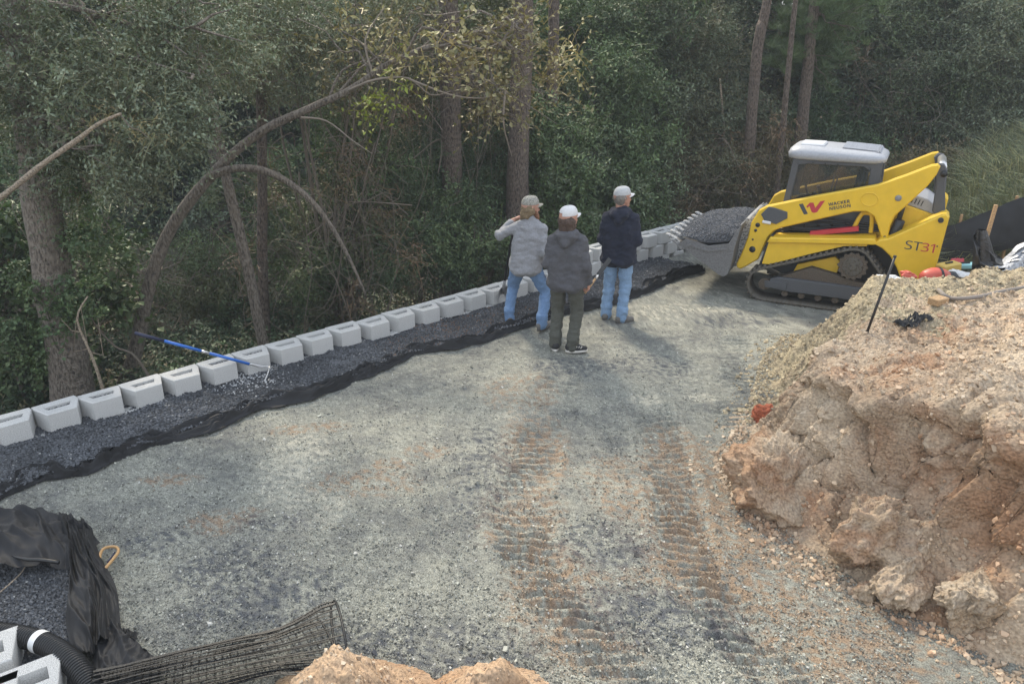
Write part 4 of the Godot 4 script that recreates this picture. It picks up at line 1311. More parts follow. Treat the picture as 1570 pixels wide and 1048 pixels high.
	both([[-0.04, 0.54], [0.02, 0.87], [1.28, 0.985], [1.28, 0.95], [1.0, 0.92], [0.6, 0.765], [0.24, 0.615], [0.06, 0.545]], -0.05, -0.30, "fender_panel", M.yellow, t, 0.0)
	both([[-0.085, 0.52], [-0.05, 0.53], [0.02, 0.80], [0.065, 0.94], [0.03, 0.95], [-0.03, 0.80], [-0.035, 0.72]], -0.10, -0.33, "front_guard", M.dark_paint, t, 0.008)
	both([[1.36, 1.0], [1.42, 1.062], [1.52, 1.09], [2.08, 1.46], [2.13, 1.475], [2.17, 1.44], [2.14, 0.82], [2.12, 0.56], [2.06, 0.44], [1.86, 0.41], [1.80, 0.46], [1.76, 0.56], [1.68, 0.72], [1.58, 0.86], [1.47, 0.95]], -0.01, -0.37, "rear_side_panel", M.yellow, t, 0.016)
	for s in 2:
		var z := -0.004 if s == 0 else Wm + 0.004
		var bo := ST()
		for q in [[2.08, 1.395, 0.034], [1.66, 0.60, 0.012], [2.07, 0.66, 0.012], [2.1, 1.06, 0.009]]: cyl(bo, Vector3(q[0], q[1], z - 0.012), Vector3(q[0], q[1], z + (0.016 if s == 0 else -0.016)), q[2], 14, 0.004)
		put(done(bo), "bolt", M.dark_paint, t)
	# engine bay
	one([[1.3, 0.9], [1.3, 1.5], [1.58, 1.5], [2.0, 1.38], [2.08, 1.28], [2.08, 0.6], [1.3, 0.6]], -0.39, Wm + 0.39, "engine_cover", M.yellow, t, 0.02)
	var grille := one([[1.42, 1.5], [1.5, 1.60], [1.66, 1.635], [1.9, 1.57], [2.04, 1.47], [2.04, 1.38], [1.98, 1.385], [1.58, 1.5]], -0.42, Wm + 0.42, "engine_grille", M.roof_grey, t, 0.012)
	var sl := ST()
	for k in 7: box(sl, Vector3(1.72 + 0.0, 1.545 - 0.0, -0.417) + Vector3(0.04 * (k - 3), -0.0115 * (k - 3) + 0.0, 0), Vector3(0.012, 0.07, 0.008), Basis(Vector3.BACK, -0.28))
	put(done(sl), "grille_slats", M.dark_paint, grille)
	var sg := ST()
	box(sg, Vector3(1.86, 1.2, -0.388), Vector3(0.11, 0.11, 0.006))
	var dec := put(done(sg), "decal", surf(lin(0.55, 0.36, 0.03), 0.5, noise_tex(0.08, 0.5, 1.1, 71, 128, 2), null, 6.0, 0.0, 1.0, false, false), t)
	# --- cab
	var cz0 := -0.40
	var cz1 := Wm + 0.40
	for z in [[cz0, cz0 - 0.06], [cz1, cz1 + 0.06]]:
		var st := ST()
		prism(st, v2([[0.06, 1.0], [0.085, 1.30], [0.153, 2.0], [0.245, 2.0], [0.195, 1.50], [0.16, 1.0]]), z[0], z[1], 0.012)
		prism(st, v2([[1.16, 1.0], [1.15, 1.90], [1.08, 2.0], [1.29, 2.0], [1.30, 1.60], [1.30, 1.0]]), z[0], z[1], 0.012)
		prism(st, v2([[0.20, 1.90], [0.24, 2.0], [1.10, 2.0], [1.155, 1.89], [1.06, 1.935], [0.35, 1.925]]), z[0], z[1], 0.006)
		prism(st, v2([[0.14, 1.0], [0.17, 1.36], [1.18, 1.40], [1.18, 1.0]]), z[0] - signf(z[0] - z[1]) * 0.004, z[1] + signf(z[0] - z[1]) * 0.004, 0.006)
		put(done(st), "cab_frame", M.grey_paint, t)
		var gs := ST()
		var zm: float = (z[0] + z[1]) * 0.5
		prism(gs, v2([[0.165, 1.36], [0.215, 1.93], [1.12, 1.95], [1.17, 1.88], [1.17, 1.38]]), zm - 0.003, zm + 0.003)
		put(done(gs), "side_window", M.glass, t)
		var bars := ST()
		for k in 3: cyl(bars, Vector3(0.42 + 0.16 * k, 1.945, z[0] + signf(z[0] - z[1]) * 0.0), Vector3(0.42 + 0.16 * k, 1.945, z[0] + signf(z[0] - z[1]) * 0.014), 0.012, 8)
		box(bars, Vector3(0.70, 1.64, zm + signf(z[1] - z[0]) * 0.02), Vector3(0.022, 0.58, 0.012), Basis(Vector3.BACK, -0.12))
		put(done(bars), "window_fittings", M.dark_paint, t)
	var cf := ST()
	box(cf, Vector3(1.27, 1.45, (cz0 + cz1) * 0.5), Vector3(0.05, 0.5, cz0 - cz1 - 0.12), Basis.IDENTITY, 0.01)
	box(cf, Vector3(0.2, 1.93, (cz0 + cz1) * 0.5), Vector3(0.06, 0.07, cz0 - cz1 - 0.12), Basis.IDENTITY, 0.01)
	box(cf, Vector3(1.22, 1.93, (cz0 + cz1) * 0.5), Vector3(0.06, 0.07, cz0 - cz1 - 0.12), Basis.IDENTITY, 0.01)
	box(cf, Vector3(0.68, 1.02, (cz0 + cz1) * 0.5), Vector3(1.1, 0.06, cz0 - cz1 - 0.12), Basis.IDENTITY, 0.01)
	put(done(cf), "cab_cross_frame", M.dark_paint, t)
	var fg := ST()
	prism(fg, v2([[0.085, 1.05], [0.10, 1.05], [0.175, 1.93], [0.16, 1.93]]), cz0 - 0.07, cz1 + 0.07)
	put(done(fg), "windscreen", M.glass, t)
	var rw := ST()
	box(rw, Vector3(1.26, 1.82, (cz0 + cz1) * 0.5), Vector3(0.006, 0.24, cz0 - cz1 - 0.13))
	put(done(rw), "rear_window", M.glass, t)
	var seat := ST(true)
	box(seat, Vector3(0.78, 1.22, -LW * 0.5), Vector3(0.46, 0.14, 0.46), Basis.IDENTITY, 0.04)
	box(seat, Vector3(1.02, 1.55, -LW * 0.5), Vector3(0.13, 0.62, 0.44), Basis(Vector3.BACK, -0.12), 0.04)
	put(done(seat), "seat", M.plastic_black, t)
	var lv := ST()
	for s in [-1, 1]:
		tube(lv, [Vector3(0.55, 1.1, -LW * 0.5 + 0.3 * s), Vector3(0.5, 1.4, -LW * 0.5 + 0.3 * s), Vector3(0.46, 1.52, -LW * 0.5 + 0.27 * s)], [0.02, 0.02, 0.03], 8)
	tube(lv, bez([Vector3(0.4, 1.74, -0.56), Vector3(0.35, 1.6, -0.56), Vector3(0.42, 1.46, -0.58), Vector3(0.6, 1.44, -0.6)], 4), [0.016], 6)
	put(done(lv), "control_lever", M.plastic_black, t)
	# roof: a rounded cap in layers
	var layers := [[1.98, 0.0], [1.995, -0.025], [2.05, -0.035], [2.09, -0.015], [2.12, 0.03], [2.138, 0.09], [2.145, 0.16]]
	var rf := ST(true)
	var rings := []
	for l in layers:
		var ring := []
		for k in 48:
			var a := TAU * k / 48.0
			var ex := signf(cos(a)) * pow(absf(cos(a)), 0.32)
			var ez := signf(sin(a)) * pow(absf(sin(a)), 0.32)
			ring.append(Vector3(0.695 + ex * (0.605 - l[1]), l[0] - 0.02 * ex * smoothstep(2.0, 2.14, l[0]), -LW * 0.5 + ez * ((cz0 - cz1) * 0.5 + 0.02 - l[1])))
		rings.append(ring)
	for i in rings.size() - 1:
		for k in 48: quad(rf, rings[i][k], rings[i + 1][k], rings[i + 1][(k + 1) % 48], rings[i][(k + 1) % 48])
	for k in range(1, 47):
		tri(rf, rings[-1][0], rings[-1][k + 1], rings[-1][k])
		tri(rf, rings[0][0], rings[0][k], rings[0][k + 1])
	var roof := put(done(rf), "cab_roof", M.roof_grey, t)
	var rb := ST()
	for k in 7:
		box(rb, Vector3(0.98, 2.146, -LW * 0.5 - 0.3 + 0.1 * k), Vector3(0.46, 0.02, 0.035), Basis(Vector3.BACK, -0.05), 0.008)
		box(rb, Vector3(1.245, 2.095, -LW * 0.5 - 0.3 + 0.1 * k), Vector3(0.02, 0.11, 0.035), Basis(Vector3.BACK, 0.6), 0.006)
	put(done(rb), "roof_ribs", M.roof_grey, roof)
	var ht := ST()
	box(ht, Vector3(0.36, 2.162, -LW * 0.5 + 0.1), Vector3(0.32, 0.045, 0.42), Basis.IDENTITY, 0.016)
	put(done(ht), "roof_hatch", M.hatch, roof)
	# --- lift arms
	var arm := [[-0.42, 0.45], [-0.405, 0.40], [-0.35, 0.385], [-0.27, 0.44], [-0.12, 0.56], [-0.02, 0.90], [0.05, 1.00], [0.15, 1.055], [1.04, 1.37], [1.2, 1.385], [1.30, 1.33], [1.36, 1.22], [1.43, 1.06], [1.47, 1.02], [1.51, 1.04], [1.515, 1.23], [1.545, 1.36], [1.64, 1.48], [1.86, 1.78], [1.935, 1.93], [1.96, 2.03], [1.93, 2.06], [1.86, 2.045], [1.60, 1.905], [1.27, 1.745], [0.9, 1.64], [0.53, 1.535], [-0.10, 1.335], [-0.19, 1.27], [-0.275, 1.08], [-0.30, 0.86], [-0.36, 0.63]]
	both(arm, -0.17, -0.29, "lift_arm", M.yellow, t, 0.016)
	for s in 2:
		var zn := -0.17 if s == 0 else Wm + 0.17
		var out := 1.0 if s == 0 else -1.0
		var d := ST()
		prism(d, v2([[-0.15, 1.22], [-0.06, 1.335], [0.02, 1.33], [0.2, 1.285], [0.21, 1.2], [0.07, 1.10], [-0.09, 1.13]]), zn, zn + 0.022 * out, 0.006)
		put(done(d), "arm_bracket", M.grey_paint, t)
		var d3 := ST()
		box(d3, Vector3(-0.06, 1.115, zn + 0.02 * out), Vector3(0.12, 0.04, 0.03), Basis(Vector3.BACK, -0.1), 0.008)
		put(done(d3), "bracket_label", M.white, t)
		var d2 := ST(true)
		for q in [[-0.215, 0.70, 0.045], [-0.18, 1.06, 0.032], [-0.2, 0.98, 0.022], [1.475, 1.06, 0.028], [-0.225, 0.845, 0.014]]: cyl(d2, Vector3(q[0], q[1], zn - 0.02 * out), Vector3(q[0], q[1], zn + 0.006 * out), q[2], 16)
		put(done(d2), "pivot_hole", M.dark_paint, t)
		var pn := ST(true)
		for q in [[1.55, 1.60, 0.04]]: cyl(pn, Vector3(q[0], q[1], zn - 0.02 * out), Vector3(q[0], q[1], zn + 0.02 * out), q[2], 16, 0.005)
		put(done(pn), "pivot_pin", M.steel, t)
		var rg := ST(true)
		var rp := []
		for k in 33: rp.append(Vector3(1.21 + cos(TAU * k / 32) * 0.105, 1.55 + sin(TAU * k / 32) * 0.085, zn + 0.001 * out))
		tube(rg, rp, [0.008], 6, false)
		put(done(rg), "pressed_ring", M.yellow, t)
		# rear link, lift cylinder, safety bar
		var lk := ST()
		prism(lk, v2([[1.89, 2.0], [1.93, 2.055], [2.0, 2.05], [2.05, 1.98], [2.075, 1.7], [2.125, 1.44], [2.1, 1.39], [2.02, 1.385], [1.97, 1.45], [1.955, 1.75], [1.93, 1.88]]), zn - 0.125 * out, zn - 0.22 * out, 0.012)
		put(done(lk), "rear_link", M.grey_paint, t)
		var pl := ST(true)
		cyl(pl, Vector3(2.02, 1.93, zn - 0.11 * out), Vector3(2.02, 1.93, zn - 0.122 * out), 0.04, 16)
		put(done(pl), "link_pin", M.plastic_black, t)
		var cy := ST(true)
		cyl(cy, Vector3(1.56, 1.02, zn - 0.10 * out), Vector3(1.62, 1.30, zn - 0.10 * out), 0.065, 16, 0.01)
		cyl(cy, Vector3(1.60, 1.28, zn - 0.10 * out), Vector3(1.63, 1.55, zn - 0.10 * out), 0.032, 12)
		put(done(cy), "lift_cylinder", M.dark_paint, t)
		var sb := ST()
		prism(sb, v2([[0.52, 0.965], [0.525, 1.03], [1.13, 1.165], [1.14, 1.10]]), zn - 0.06 * out, zn - 0.13 * out, 0.006)
		put(done(sb), "arm_safety_bar", M.red, t)
		var yb := ST()
		tube(yb, bez([Vector3(1.06, 1.08, zn - 0.15 * out), Vector3(1.13, 1.3, zn - 0.15 * out), Vector3(1.2, 1.34, zn - 0.15 * out), Vector3(1.27, 1.3, zn - 0.15 * out), Vector3(1.29, 1.08, zn - 0.15 * out)], 4), [0.03], 8)
		put(done(yb), "arm_stop", M.yellow, t)
		var hs := ST(true)
		for k in 4: tube(hs, bez([Vector3(0.1, 1.0 + 0.05 * k, zn - 0.17 * out), Vector3(0.5, 1.02 + 0.06 * k, zn - (0.165 + 0.01 * k) * out), Vector3(0.9, 1.06 + 0.05 * k, zn - 0.17 * out), Vector3(1.45, 1.12 + 0.02 * k, zn - 0.15 * out)], 6), [0.014], 7)
		for k in 5: cyl(hs, Vector3(0.25 + 0.18 * k, 1.05 + 0.03 * k, zn - 0.16 * out), Vector3(0.25 + 0.18 * k, 1.05 + 0.03 * k, zn - 0.135 * out), 0.02, 10)
		put(done(hs), "hydraulic_hose", M.plastic_black, t)
	var ct := ST(true)
	cyl(ct, Vector3(1.99, 1.99, -0.40), Vector3(1.99, 1.99, Wm + 0.40), 0.055, 20, 0.01)
	put(done(ct), "cross_tube", M.bright_steel, t)
	# --- marks
	var lg := ST()
	prism(lg, v2([[0.335, 1.405], [0.385, 1.42], [0.47, 1.285], [0.42, 1.27]]), -0.1695, -0.166)
	put(done(lg), "logo_dark_stroke", M.print_dark, t)
	var lr := ST()
	prism(lr, v2([[0.435, 1.385], [0.475, 1.44], [0.52, 1.445], [0.555, 1.375], [0.605, 1.47], [0.665, 1.487], [0.585, 1.32], [0.545, 1.305], [0.515, 1.315], [0.475, 1.395], [0.455, 1.365]]), -0.1695, -0.166)
	put(done(lr), "logo_red_stroke", M.red, t)
	flat_text("WACKER", 0.042, Vector3(0.715, 1.435, -0.167), M.print_dark, t, "maker_lettering", 0.27, 1.15)
	flat_text("NEUSON", 0.042, Vector3(0.73, 1.378, -0.167), M.print_dark, t, "maker_lettering", 0.27, 1.15)
	flat_text("ST", 0.115, Vector3(1.72, 1.035, -0.008), M.print_dark, t, "model_lettering", -0.04, 1.25, false)
	flat_text("3", 0.115, Vector3(1.915, 1.027, -0.008), M.red, t, "model_lettering", -0.04, 1.25, false)
	flat_text("1", 0.115, Vector3(2.005, 1.024, -0.008), M.red, t, "model_lettering", -0.04, 1.25, false)
	# --- coupler and bucket
	var cp := ST()
	box(cp, Vector3(-0.42, 0.76, -LW * 0.5), Vector3(0.05, 0.72, 1.05), Basis(Vector3.BACK, -0.2), 0.01)
	for z in [-0.34, -0.62, -1.06, -1.34]: prism(cp, v2([[-0.56, 0.36], [-0.36, 0.38], [-0.18, 1.06], [-0.28, 1.16], [-0.38, 1.06]]), z - 0.02, z + 0.02, 0.005)
	put(done(cp), "quick_coupler", M.worn_white, t)
	for z in [-0.5, -1.18]:
		var tc := ST(true)
		cyl(tc, Vector3(-0.26, 1.1, z), Vector3(0.06, 1.0, z), 0.045, 14, 0.008)
		cyl(tc, Vector3(0.0, 1.02, z), Vector3(0.3, 0.9, z), 0.028, 12)
		put(done(tc), "tilt_cylinder", M.dark_paint, t)
	var cross := ST(true)
	cyl(cross, Vector3(-0.02, 1.0, -0.28), Vector3(-0.02, 1.0, Wm + 0.28), 0.06, 14)
	put(done(cross), "arm_cross_tube", M.yellow, t)
	var b0 := 0.05
	var b1 := Wm - 0.05
	var prof := [[-1.27, 0.715], [-0.9, 0.50], [-0.62, 0.335], [-0.545, 0.31], [-0.49, 0.35], [-0.455, 0.48], [-0.43, 0.75], [-0.40, 0.95], [-0.37, 1.08]]
	var bs := ST()
	for i in prof.size() - 1:      # curved shell with thickness
		var a := Vector2(prof[i][0], prof[i][1])
		var b := Vector2(prof[i + 1][0], prof[i + 1][1])
		var nn := (b - a).orthogonal().normalized() * 0.018
		if nn.dot(Vector2(-0.85, 0.85) - a) < 0: nn = -nn
		prism(bs, PackedVector2Array([a, b, b + nn, a + nn]), b0 - 0.012, b1 + 0.012)
	var bucket := put(done(bs), "bucket", M.dull_steel, t)
	for z in [[b0, b0 - 0.02], [b1 + 0.02, b1]]:
		var sd := ST()
		prism(sd, v2([[-1.25, 0.70], [-0.62, 0.325], [-0.545, 0.3], [-0.485, 0.345], [-0.45, 0.48], [-0.425, 0.75], [-0.365, 1.08], [-0.42, 1.0], [-0.52, 0.80], [-0.80, 0.735], [-1.14, 0.80]]), z[0], z[1], 0.004)
		put(done(sd), "bucket_side", M.dull_steel, bucket)
		var rim := ST()
		var zo: float = z[0] + 0.0 if z[0] > -0.5 else z[1]
		var zs := 1.0 if z[0] > -0.5 else -1.0
		prism(rim, v2([[-1.16, 0.68], [-1.10, 0.745], [-0.80, 0.68], [-0.52, 0.74], [-0.51, 0.71], [-0.80, 0.645], [-1.08, 0.70], [-1.13, 0.655]]), zo, zo + 0.014 * zs, 0.003)
		put(done(rim), "side_rib", M.dull_steel, bucket)
	var edge := ST()
	prism(edge, v2([[-1.34, 0.745], [-1.33, 0.765], [-1.16, 0.665], [-1.18, 0.635]]), b0 - 0.001, b1 + 0.001, 0.003)
	put(done(edge), "cutting_edge", M.steel, bucket)
	var th_ := ST()
	prism(th_, v2([[-1.45, 0.835], [-1.42, 0.845], [-1.28, 0.785], [-1.22, 0.74], [-1.25, 0.685], [-1.35, 0.735]]), -0.042, 0.042, 0.008)
	var tooth := done(th_)
	for k in 8: put(tooth, "tooth", M.worn_white, bucket).position.z = lerpf(b0 - 0.05, b1 + 0.05, k / 7.0)
	# --- its load
	var lo := Node3D.new()
	lo.name = numbered("bucket_gravel")
	add_child(lo)
	lo.transform = t.transform
	tag(lo, "heap of dark grey gravel filling the loader bucket", "gravel")
	var heap_h := func(x: float, z: float) -> float:
		var fx := clampf((x + 1.24) / 0.86, 0.0, 1.0)
		var fz := clampf((b0 - z) / (b0 - b1), 0.0, 1.0)
		var dome := pow(maxf(sin(PI * fz), 0.0), 0.5)
		var rim := maxf(0.745, lerpf(0.745, 0.9, smoothstep(0.4, 1.0, fx)))
		var lip := 0.80 if x < -1.14 else (lerpf(0.80, 0.735, (x + 1.14) / 0.34) if x < -0.8 else (lerpf(0.735, 0.80, (x + 0.8) / 0.28) if x < -0.52 else lerpf(0.80, 1.0, (x + 0.52) / 0.1)))
		rim = lerpf(minf(lip, 0.9) + 0.004, rim + 0.01, smoothstep(0.0, 0.45, dome))
		return rim + 0.01 * dome + dome * (0.30 * sin(PI * clampf(fx * 0.72 + 0.16, 0, 1)) - 0.02) + 0.02 * n1.get_noise_2d(x * 80.0, z * 80.0)
	var hp := sheet(40, 60, func(u: float, v: float):
		var x := lerpf(-1.24, -0.40, u)
		var z := lerpf(b0 - 0.004, b1 + 0.004, v)
		return Vector3(x, heap_h.call(x, z), z))
	put(hp, "gravel_mass", M.gravel, lo)
	var gx := [[], [], [], []]
	var gc := [[], [], [], []]
	for i in 8000:
		var x := rng.randf_range(-1.26, -0.40)
		var z := lerpf(b0 - 0.008, b1 + 0.008, rng.randf())
		var s := rng.randf_range(0.008, 0.016)
		gx[i % 4].append(Transform3D(rbasis(s), Vector3(x, heap_h.call(x, z) + s * 0.3, z)))
		var v := rng.randf_range(0.06, 0.15)
		gc[i % 4].append(Color(v * 0.95, v, v * 1.12))
	for k in 4: tag(multi(M.gravel_shapes[k], gx[k], gc[k], "gravel_stones", M.stone, lo), "", "", "", "stuff")

# ---------------------------------------------------------------- people
func hand_bones(w: Vector3, d: Vector3, n: Vector3, side: Vector3, curl: float, spread := 0.0) -> Array:
	# w wrist, d towards the fingers, n out of the back of the hand, side towards the thumb; curl radians at each joint
	d = d.normalized()
	side = (side - d * side.dot(d)).normalized()
	var ax := d.cross(n).normalized()
	if ax.dot(side) < 0: ax = -ax
	n = (n - d * n.dot(d)).normalized()
	var o := []
	o.append([w - d * 0.04, w + d * 0.02, 0.026, 0.024])
	var lens := [0.072, 0.082, 0.076, 0.06]
	for i in 4:
		var off := side * (0.031 - 0.0205 * i)
		var kn: Vector3 = w + d * (0.088 - 0.005 * absf(i - 1.2)) + off
		o.append([w + d * 0.015 + off * 0.65, kn, 0.0145, 0.0115])
		var dir := (d + side * spread * (1.5 - i)).normalized()
		var p := kn
		for s in 3:
			dir = (dir * cos(curl) - n * sin(curl)).normalized() if s == 0 else dir.rotated(ax, 0.0) * cos(curl * 0.9) - (n * cos(curl * s) + d * sin(curl * s)).normalized() * sin(curl * 0.9)
			dir = dir.normalized()
			var l: float = lens[i] * [0.46, 0.31, 0.23][s]
			o.append([p, p + dir * l, 0.0102 - 0.0008 * s, 0.0094 - 0.0008 * s])
			p += dir * l
	var t0 := w + d * 0.022 + side * 0.024 - n * 0.006
	var td := (d * 0.62 + side * 0.72 - n * 0.3).normalized()
	var t1 := t0 + td * 0.042
	var td2 := (d * 0.85 + side * 0.25 - n * (0.3 + curl * 0.5)).normalized()
	o.append([t0, t1, 0.0155, 0.012])
	o.append([t1, t1 + td2 * 0.032, 0.0115, 0.0105])
	o.append([t1 + td2 * 0.032, t1 + td2 * 0.055 - n * 0.006, 0.0105, 0.009])
	return o
func knee(h: Vector3, a: Vector3, fwd: Vector3, l1: float, l2: float) -> Vector3:
	var d := a - h
	var l := minf(d.length(), l1 + l2 - 0.004)
	var x := (l1 * l1 - l2 * l2 + l * l) / (2.0 * l)
	var y := sqrt(maxf(l1 * l1 - x * x, 0.0))
	var u := d.normalized()
	var f := (fwd - u * fwd.dot(u)).normalized()
	return h + u * x + f * y
func cloth_mat(c: Color, seed_: int, rough := 0.9, lo := 0.88, hi := 1.08, freq := 0.05) -> StandardMaterial3D:
	var m := surf(c, rough, noise_tex(freq, lo, hi, seed_, 256, 4), bump_tex(0.18, seed_ + 1, 2.5, 256), 2.6, 0.0, 0.5, false, false)
	m.rim_enabled = true
	m.rim = 0.25
	return m
func shifted(b: Array, by: Transform3D) -> Array:
	var o := []
	for q in b: o.append([by * q[0], by * q[1], q[2], q[3]])
	return o
func build_person(label: String, at: Vector3, yaw: float, s: Dictionary) -> Node3D:
	var t := thing("person", label, "person", at, yaw)
	var hip_y: float = s.hip
	var drop := 0.92 - hip_y
	var D := Vector3(0, -drop, 0)
	var lean: Vector3 = s.get("lean", Vector3.ZERO)      # shift of the shoulders
	var sh := [Vector3(-0.168, 1.375, 0.0) + D + lean, Vector3(0.168, 1.375, 0.0) + D + lean]
	var hp := [Vector3(-0.095, hip_y, 0), Vector3(0.095, hip_y, 0)]
	var an: Array = s.ankles
	var kn := []
	for i in 2: kn.append(knee(hp[i], an[i], s.knee_dir[i], 0.435, 0.42))
	var el: Array = s.elbows
	var wr: Array = s.wrists
	var head := Transform3D(Basis(Vector3.UP, s.head_yaw) * Basis(Vector3.RIGHT, s.get("nod", 0.0)), Vector3(0, 1.625, -0.02) + D + lean * 1.15)
	var chest := Vector3(0, 1.30, 0) + D + lean * 0.8
	# body: one continuous surface
	var sk := ST(true)
	var bones := [[hp[0], hp[1], 0.105, 0.105], [Vector3(-0.07, hip_y + 0.05, 0), chest + Vector3(-0.07, -0.03, -0.01), 0.085, 0.085], [Vector3(0.07, hip_y + 0.05, 0), chest + Vector3(0.07, -0.03, -0.01), 0.085, 0.085],
		[sh[0] * 0.75 + chest * 0.25, sh[1] * 0.75 + chest * 0.25, 0.045, 0.045], [chest + Vector3(0, 0.08, -0.015), head.origin + Vector3(0, -0.04, 0.01), 0.055, 0.05]]
	for i in 2:
		bones.append([hp[i], kn[i], 0.078, 0.05])
		bones.append([kn[i], an[i], 0.05, 0.036])
		var fd: Vector3 = s.foot_dir[i]
		bones.append([an[i] + Vector3(0, -0.03, 0) - fd * 0.03, an[i] + Vector3(0, -0.05, 0) + fd * 0.12, 0.036, 0.026])
		bones.append([sh[i], el[i], 0.043, 0.039])
		bones.append([el[i], wr[i], 0.041, 0.028])
	field_mesh(bones, 0.016, 0.03, sk)
	for i in 2:
		var hd: Array = s.hands[i]
		field_mesh(hand_bones(wr[i], hd[0], hd[1], hd[2], hd[3]), 0.0055, 0.007, sk)
	var hb := [[Vector3(0, 0.045, 0.028), Vector3(0, 0.045, -0.028), 0.088, 0.084], [Vector3(0, 0.0, 0.0), Vector3(0, -0.02, -0.035), 0.076, 0.068], [Vector3(0, -0.04, -0.03), Vector3(0, -0.085, -0.058), 0.06, 0.034],
		[Vector3(0, -0.03, 0.02), Vector3(0, -0.12, 0.03), 0.06, 0.054], [Vector3(0, 0.012, -0.098), Vector3(0, -0.022, -0.116), 0.010, 0.015], [Vector3(-0.03, 0.03, -0.09), Vector3(0.03, 0.03, -0.09), 0.014, 0.014],
		[Vector3(-0.016, -0.052, -0.096), Vector3(0.016, -0.052, -0.096), 0.009, 0.009], [Vector3(-0.012, -0.085, -0.084), Vector3(0.012, -0.085, -0.084), 0.018, 0.018],
		[Vector3(-0.084, -0.018, 0.006), Vector3(-0.09, 0.022, 0.016), 0.012, 0.016], [Vector3(0.084, -0.018, 0.006), Vector3(0.09, 0.022, 0.016), 0.012, 0.016]]
	field_mesh(shifted(hb, head), 0.0075, 0.014, sk)
	var body := put(done(sk), "body", M.skin, t)
	for x in [-0.031, 0.031]:
		var ey := ST(true)
		tube(ey, [head * Vector3(x, 0.006, -0.092), head * Vector3(x, 0.006, -0.098), head * Vector3(x, 0.006, -0.101)], [0.009, 0.008, 0.003], 10)
		put(done(ey), "eye", mat(lin(0.05, 0.04, 0.035), 0.2), body)
	# top
	var tp := ST(true)
	var hem: float = hip_y + s.get("hem", 0.02)
	var W: float = s.get("bulk", 1.0)
	var lo_ := Vector3(0, hem, 0)
	var tb := [[lo_ + Vector3(-0.08 * W, 0.0, 0.014), chest + Vector3(-0.085 * W, -0.05, 0.01), 0.146, 0.122], [lo_ + Vector3(0.08 * W, 0.0, 0.014), chest + Vector3(0.085 * W, -0.05, 0.01), 0.146, 0.122],
		[chest + Vector3(-0.085 * W, -0.06, 0.01), sh[0] + Vector3(0.05, -0.04, 0.01), 0.115, 0.075], [chest + Vector3(0.085 * W, -0.06, 0.01), sh[1] + Vector3(-0.05, -0.04, 0.01), 0.115, 0.075],
		[sh[0] + Vector3(0.01, 0, 0), head.origin + Vector3(-0.02, -0.135, 0.02), 0.072, 0.062], [sh[1] + Vector3(-0.01, 0, 0), head.origin + Vector3(0.02, -0.135, 0.02), 0.072, 0.062], [lo_ + Vector3(0, 0.06, 0), chest + Vector3(0, 0.08, 0.0), 0.13, 0.115], [chest + Vector3(0, 0.1, 0.005), head.origin + Vector3(0, -0.115, 0.02), 0.08, 0.062]]
	for k in 10:      # gathered hem
		var a := TAU * k / 10
		var b := TAU * (k + 1) / 10
		tb.append([lo_ + Vector3(cos(a) * 0.185 * W, -0.045, 0.014 + sin(a) * 0.132), lo_ + Vector3(cos(b) * 0.185 * W, -0.045, 0.014 + sin(b) * 0.132), 0.034, 0.034])
	for i in 2:
		tb.append([sh[i], el[i], 0.07 * W, 0.06])
		if s.sleeve[i] > 0.0:
			var cu: Vector3 = el[i].lerp(wr[i], s.sleeve[i])
			tb.append([el[i], cu, 0.06, 0.05])
			tb.append([cu, cu + (wr[i] - el[i]).normalized() * 0.01, 0.05, 0.048])
	if s.get("hood", false):
		var hc := head.origin + Vector3(0, -0.16, 0.07)
		for q in [[Vector3(-0.10, 0.015, -0.04), Vector3(-0.07, -0.02, 0.05), 0.035, 0.045], [Vector3(0.10, 0.015, -0.04), Vector3(0.07, -0.02, 0.05), 0.035, 0.045], [Vector3(-0.07, -0.02, 0.05), Vector3(0, -0.09, 0.075), 0.052, 0.045], [Vector3(0.07, -0.02, 0.05), Vector3(0, -0.09, 0.075), 0.045, 0.04], [Vector3(-0.05, 0.0, 0.05), Vector3(0.05, 0.0, 0.05), 0.042, 0.042]]:
			tb.append([hc + q[0], hc + q[1], q[2], q[3]])
	field_mesh(tb, 0.0125, 0.028, tp, 0.017, 9.0)
	put(done(tp), s.top_name, s.top, t)
	# trousers
	var pt := ST(true)
	var pb := [[hp[0] + Vector3(0, -0.03, 0.01), hp[1] + Vector3(0, -0.03, 0.01), 0.116, 0.116], [hp[0] + Vector3(0.01, 0.03, 0), hp[1] + Vector3(-0.01, 0.03, 0), 0.09, 0.09]]
	for i in 2:
		pb.append([hp[i] + Vector3(0, -0.03, 0.006), kn[i], 0.105, 0.076])
		pb.append([kn[i], an[i] + Vector3(0, 0.08, 0), 0.076, 0.070])
		pb.append([an[i] + Vector3(0, 0.08, 0), an[i] + Vector3(0, -0.015, 0) - s.foot_dir[i] * 0.01, 0.072, 0.07])
	field_mesh(pb, 0.0125, 0.022, pt, 0.015, 11.0)
	put(done(pt), s.leg_name, s.legs, t)
	# shoes
	for i in 2:
		var fd: Vector3 = s.foot_dir[i]
		var sd := fd.cross(Vector3.UP)
		var b: Vector3 = an[i]
		b.y = an[i].y - 0.085
		var ss := ST(true)
		field_mesh([[b + Vector3(0, 0.06, 0) - fd * 0.045, b + Vector3(0, 0.055, 0) + fd * 0.06, 0.046, 0.043], [b + Vector3(0, 0.05, 0) + fd * 0.06 + sd * 0.008, b + Vector3(0, 0.042, 0) + fd * 0.15, 0.043, 0.033], [b + Vector3(0, 0.07, 0) - fd * 0.04, b + Vector3(0, 0.1, 0) - fd * 0.025, 0.044, 0.046]], 0.011, 0.02, ss)
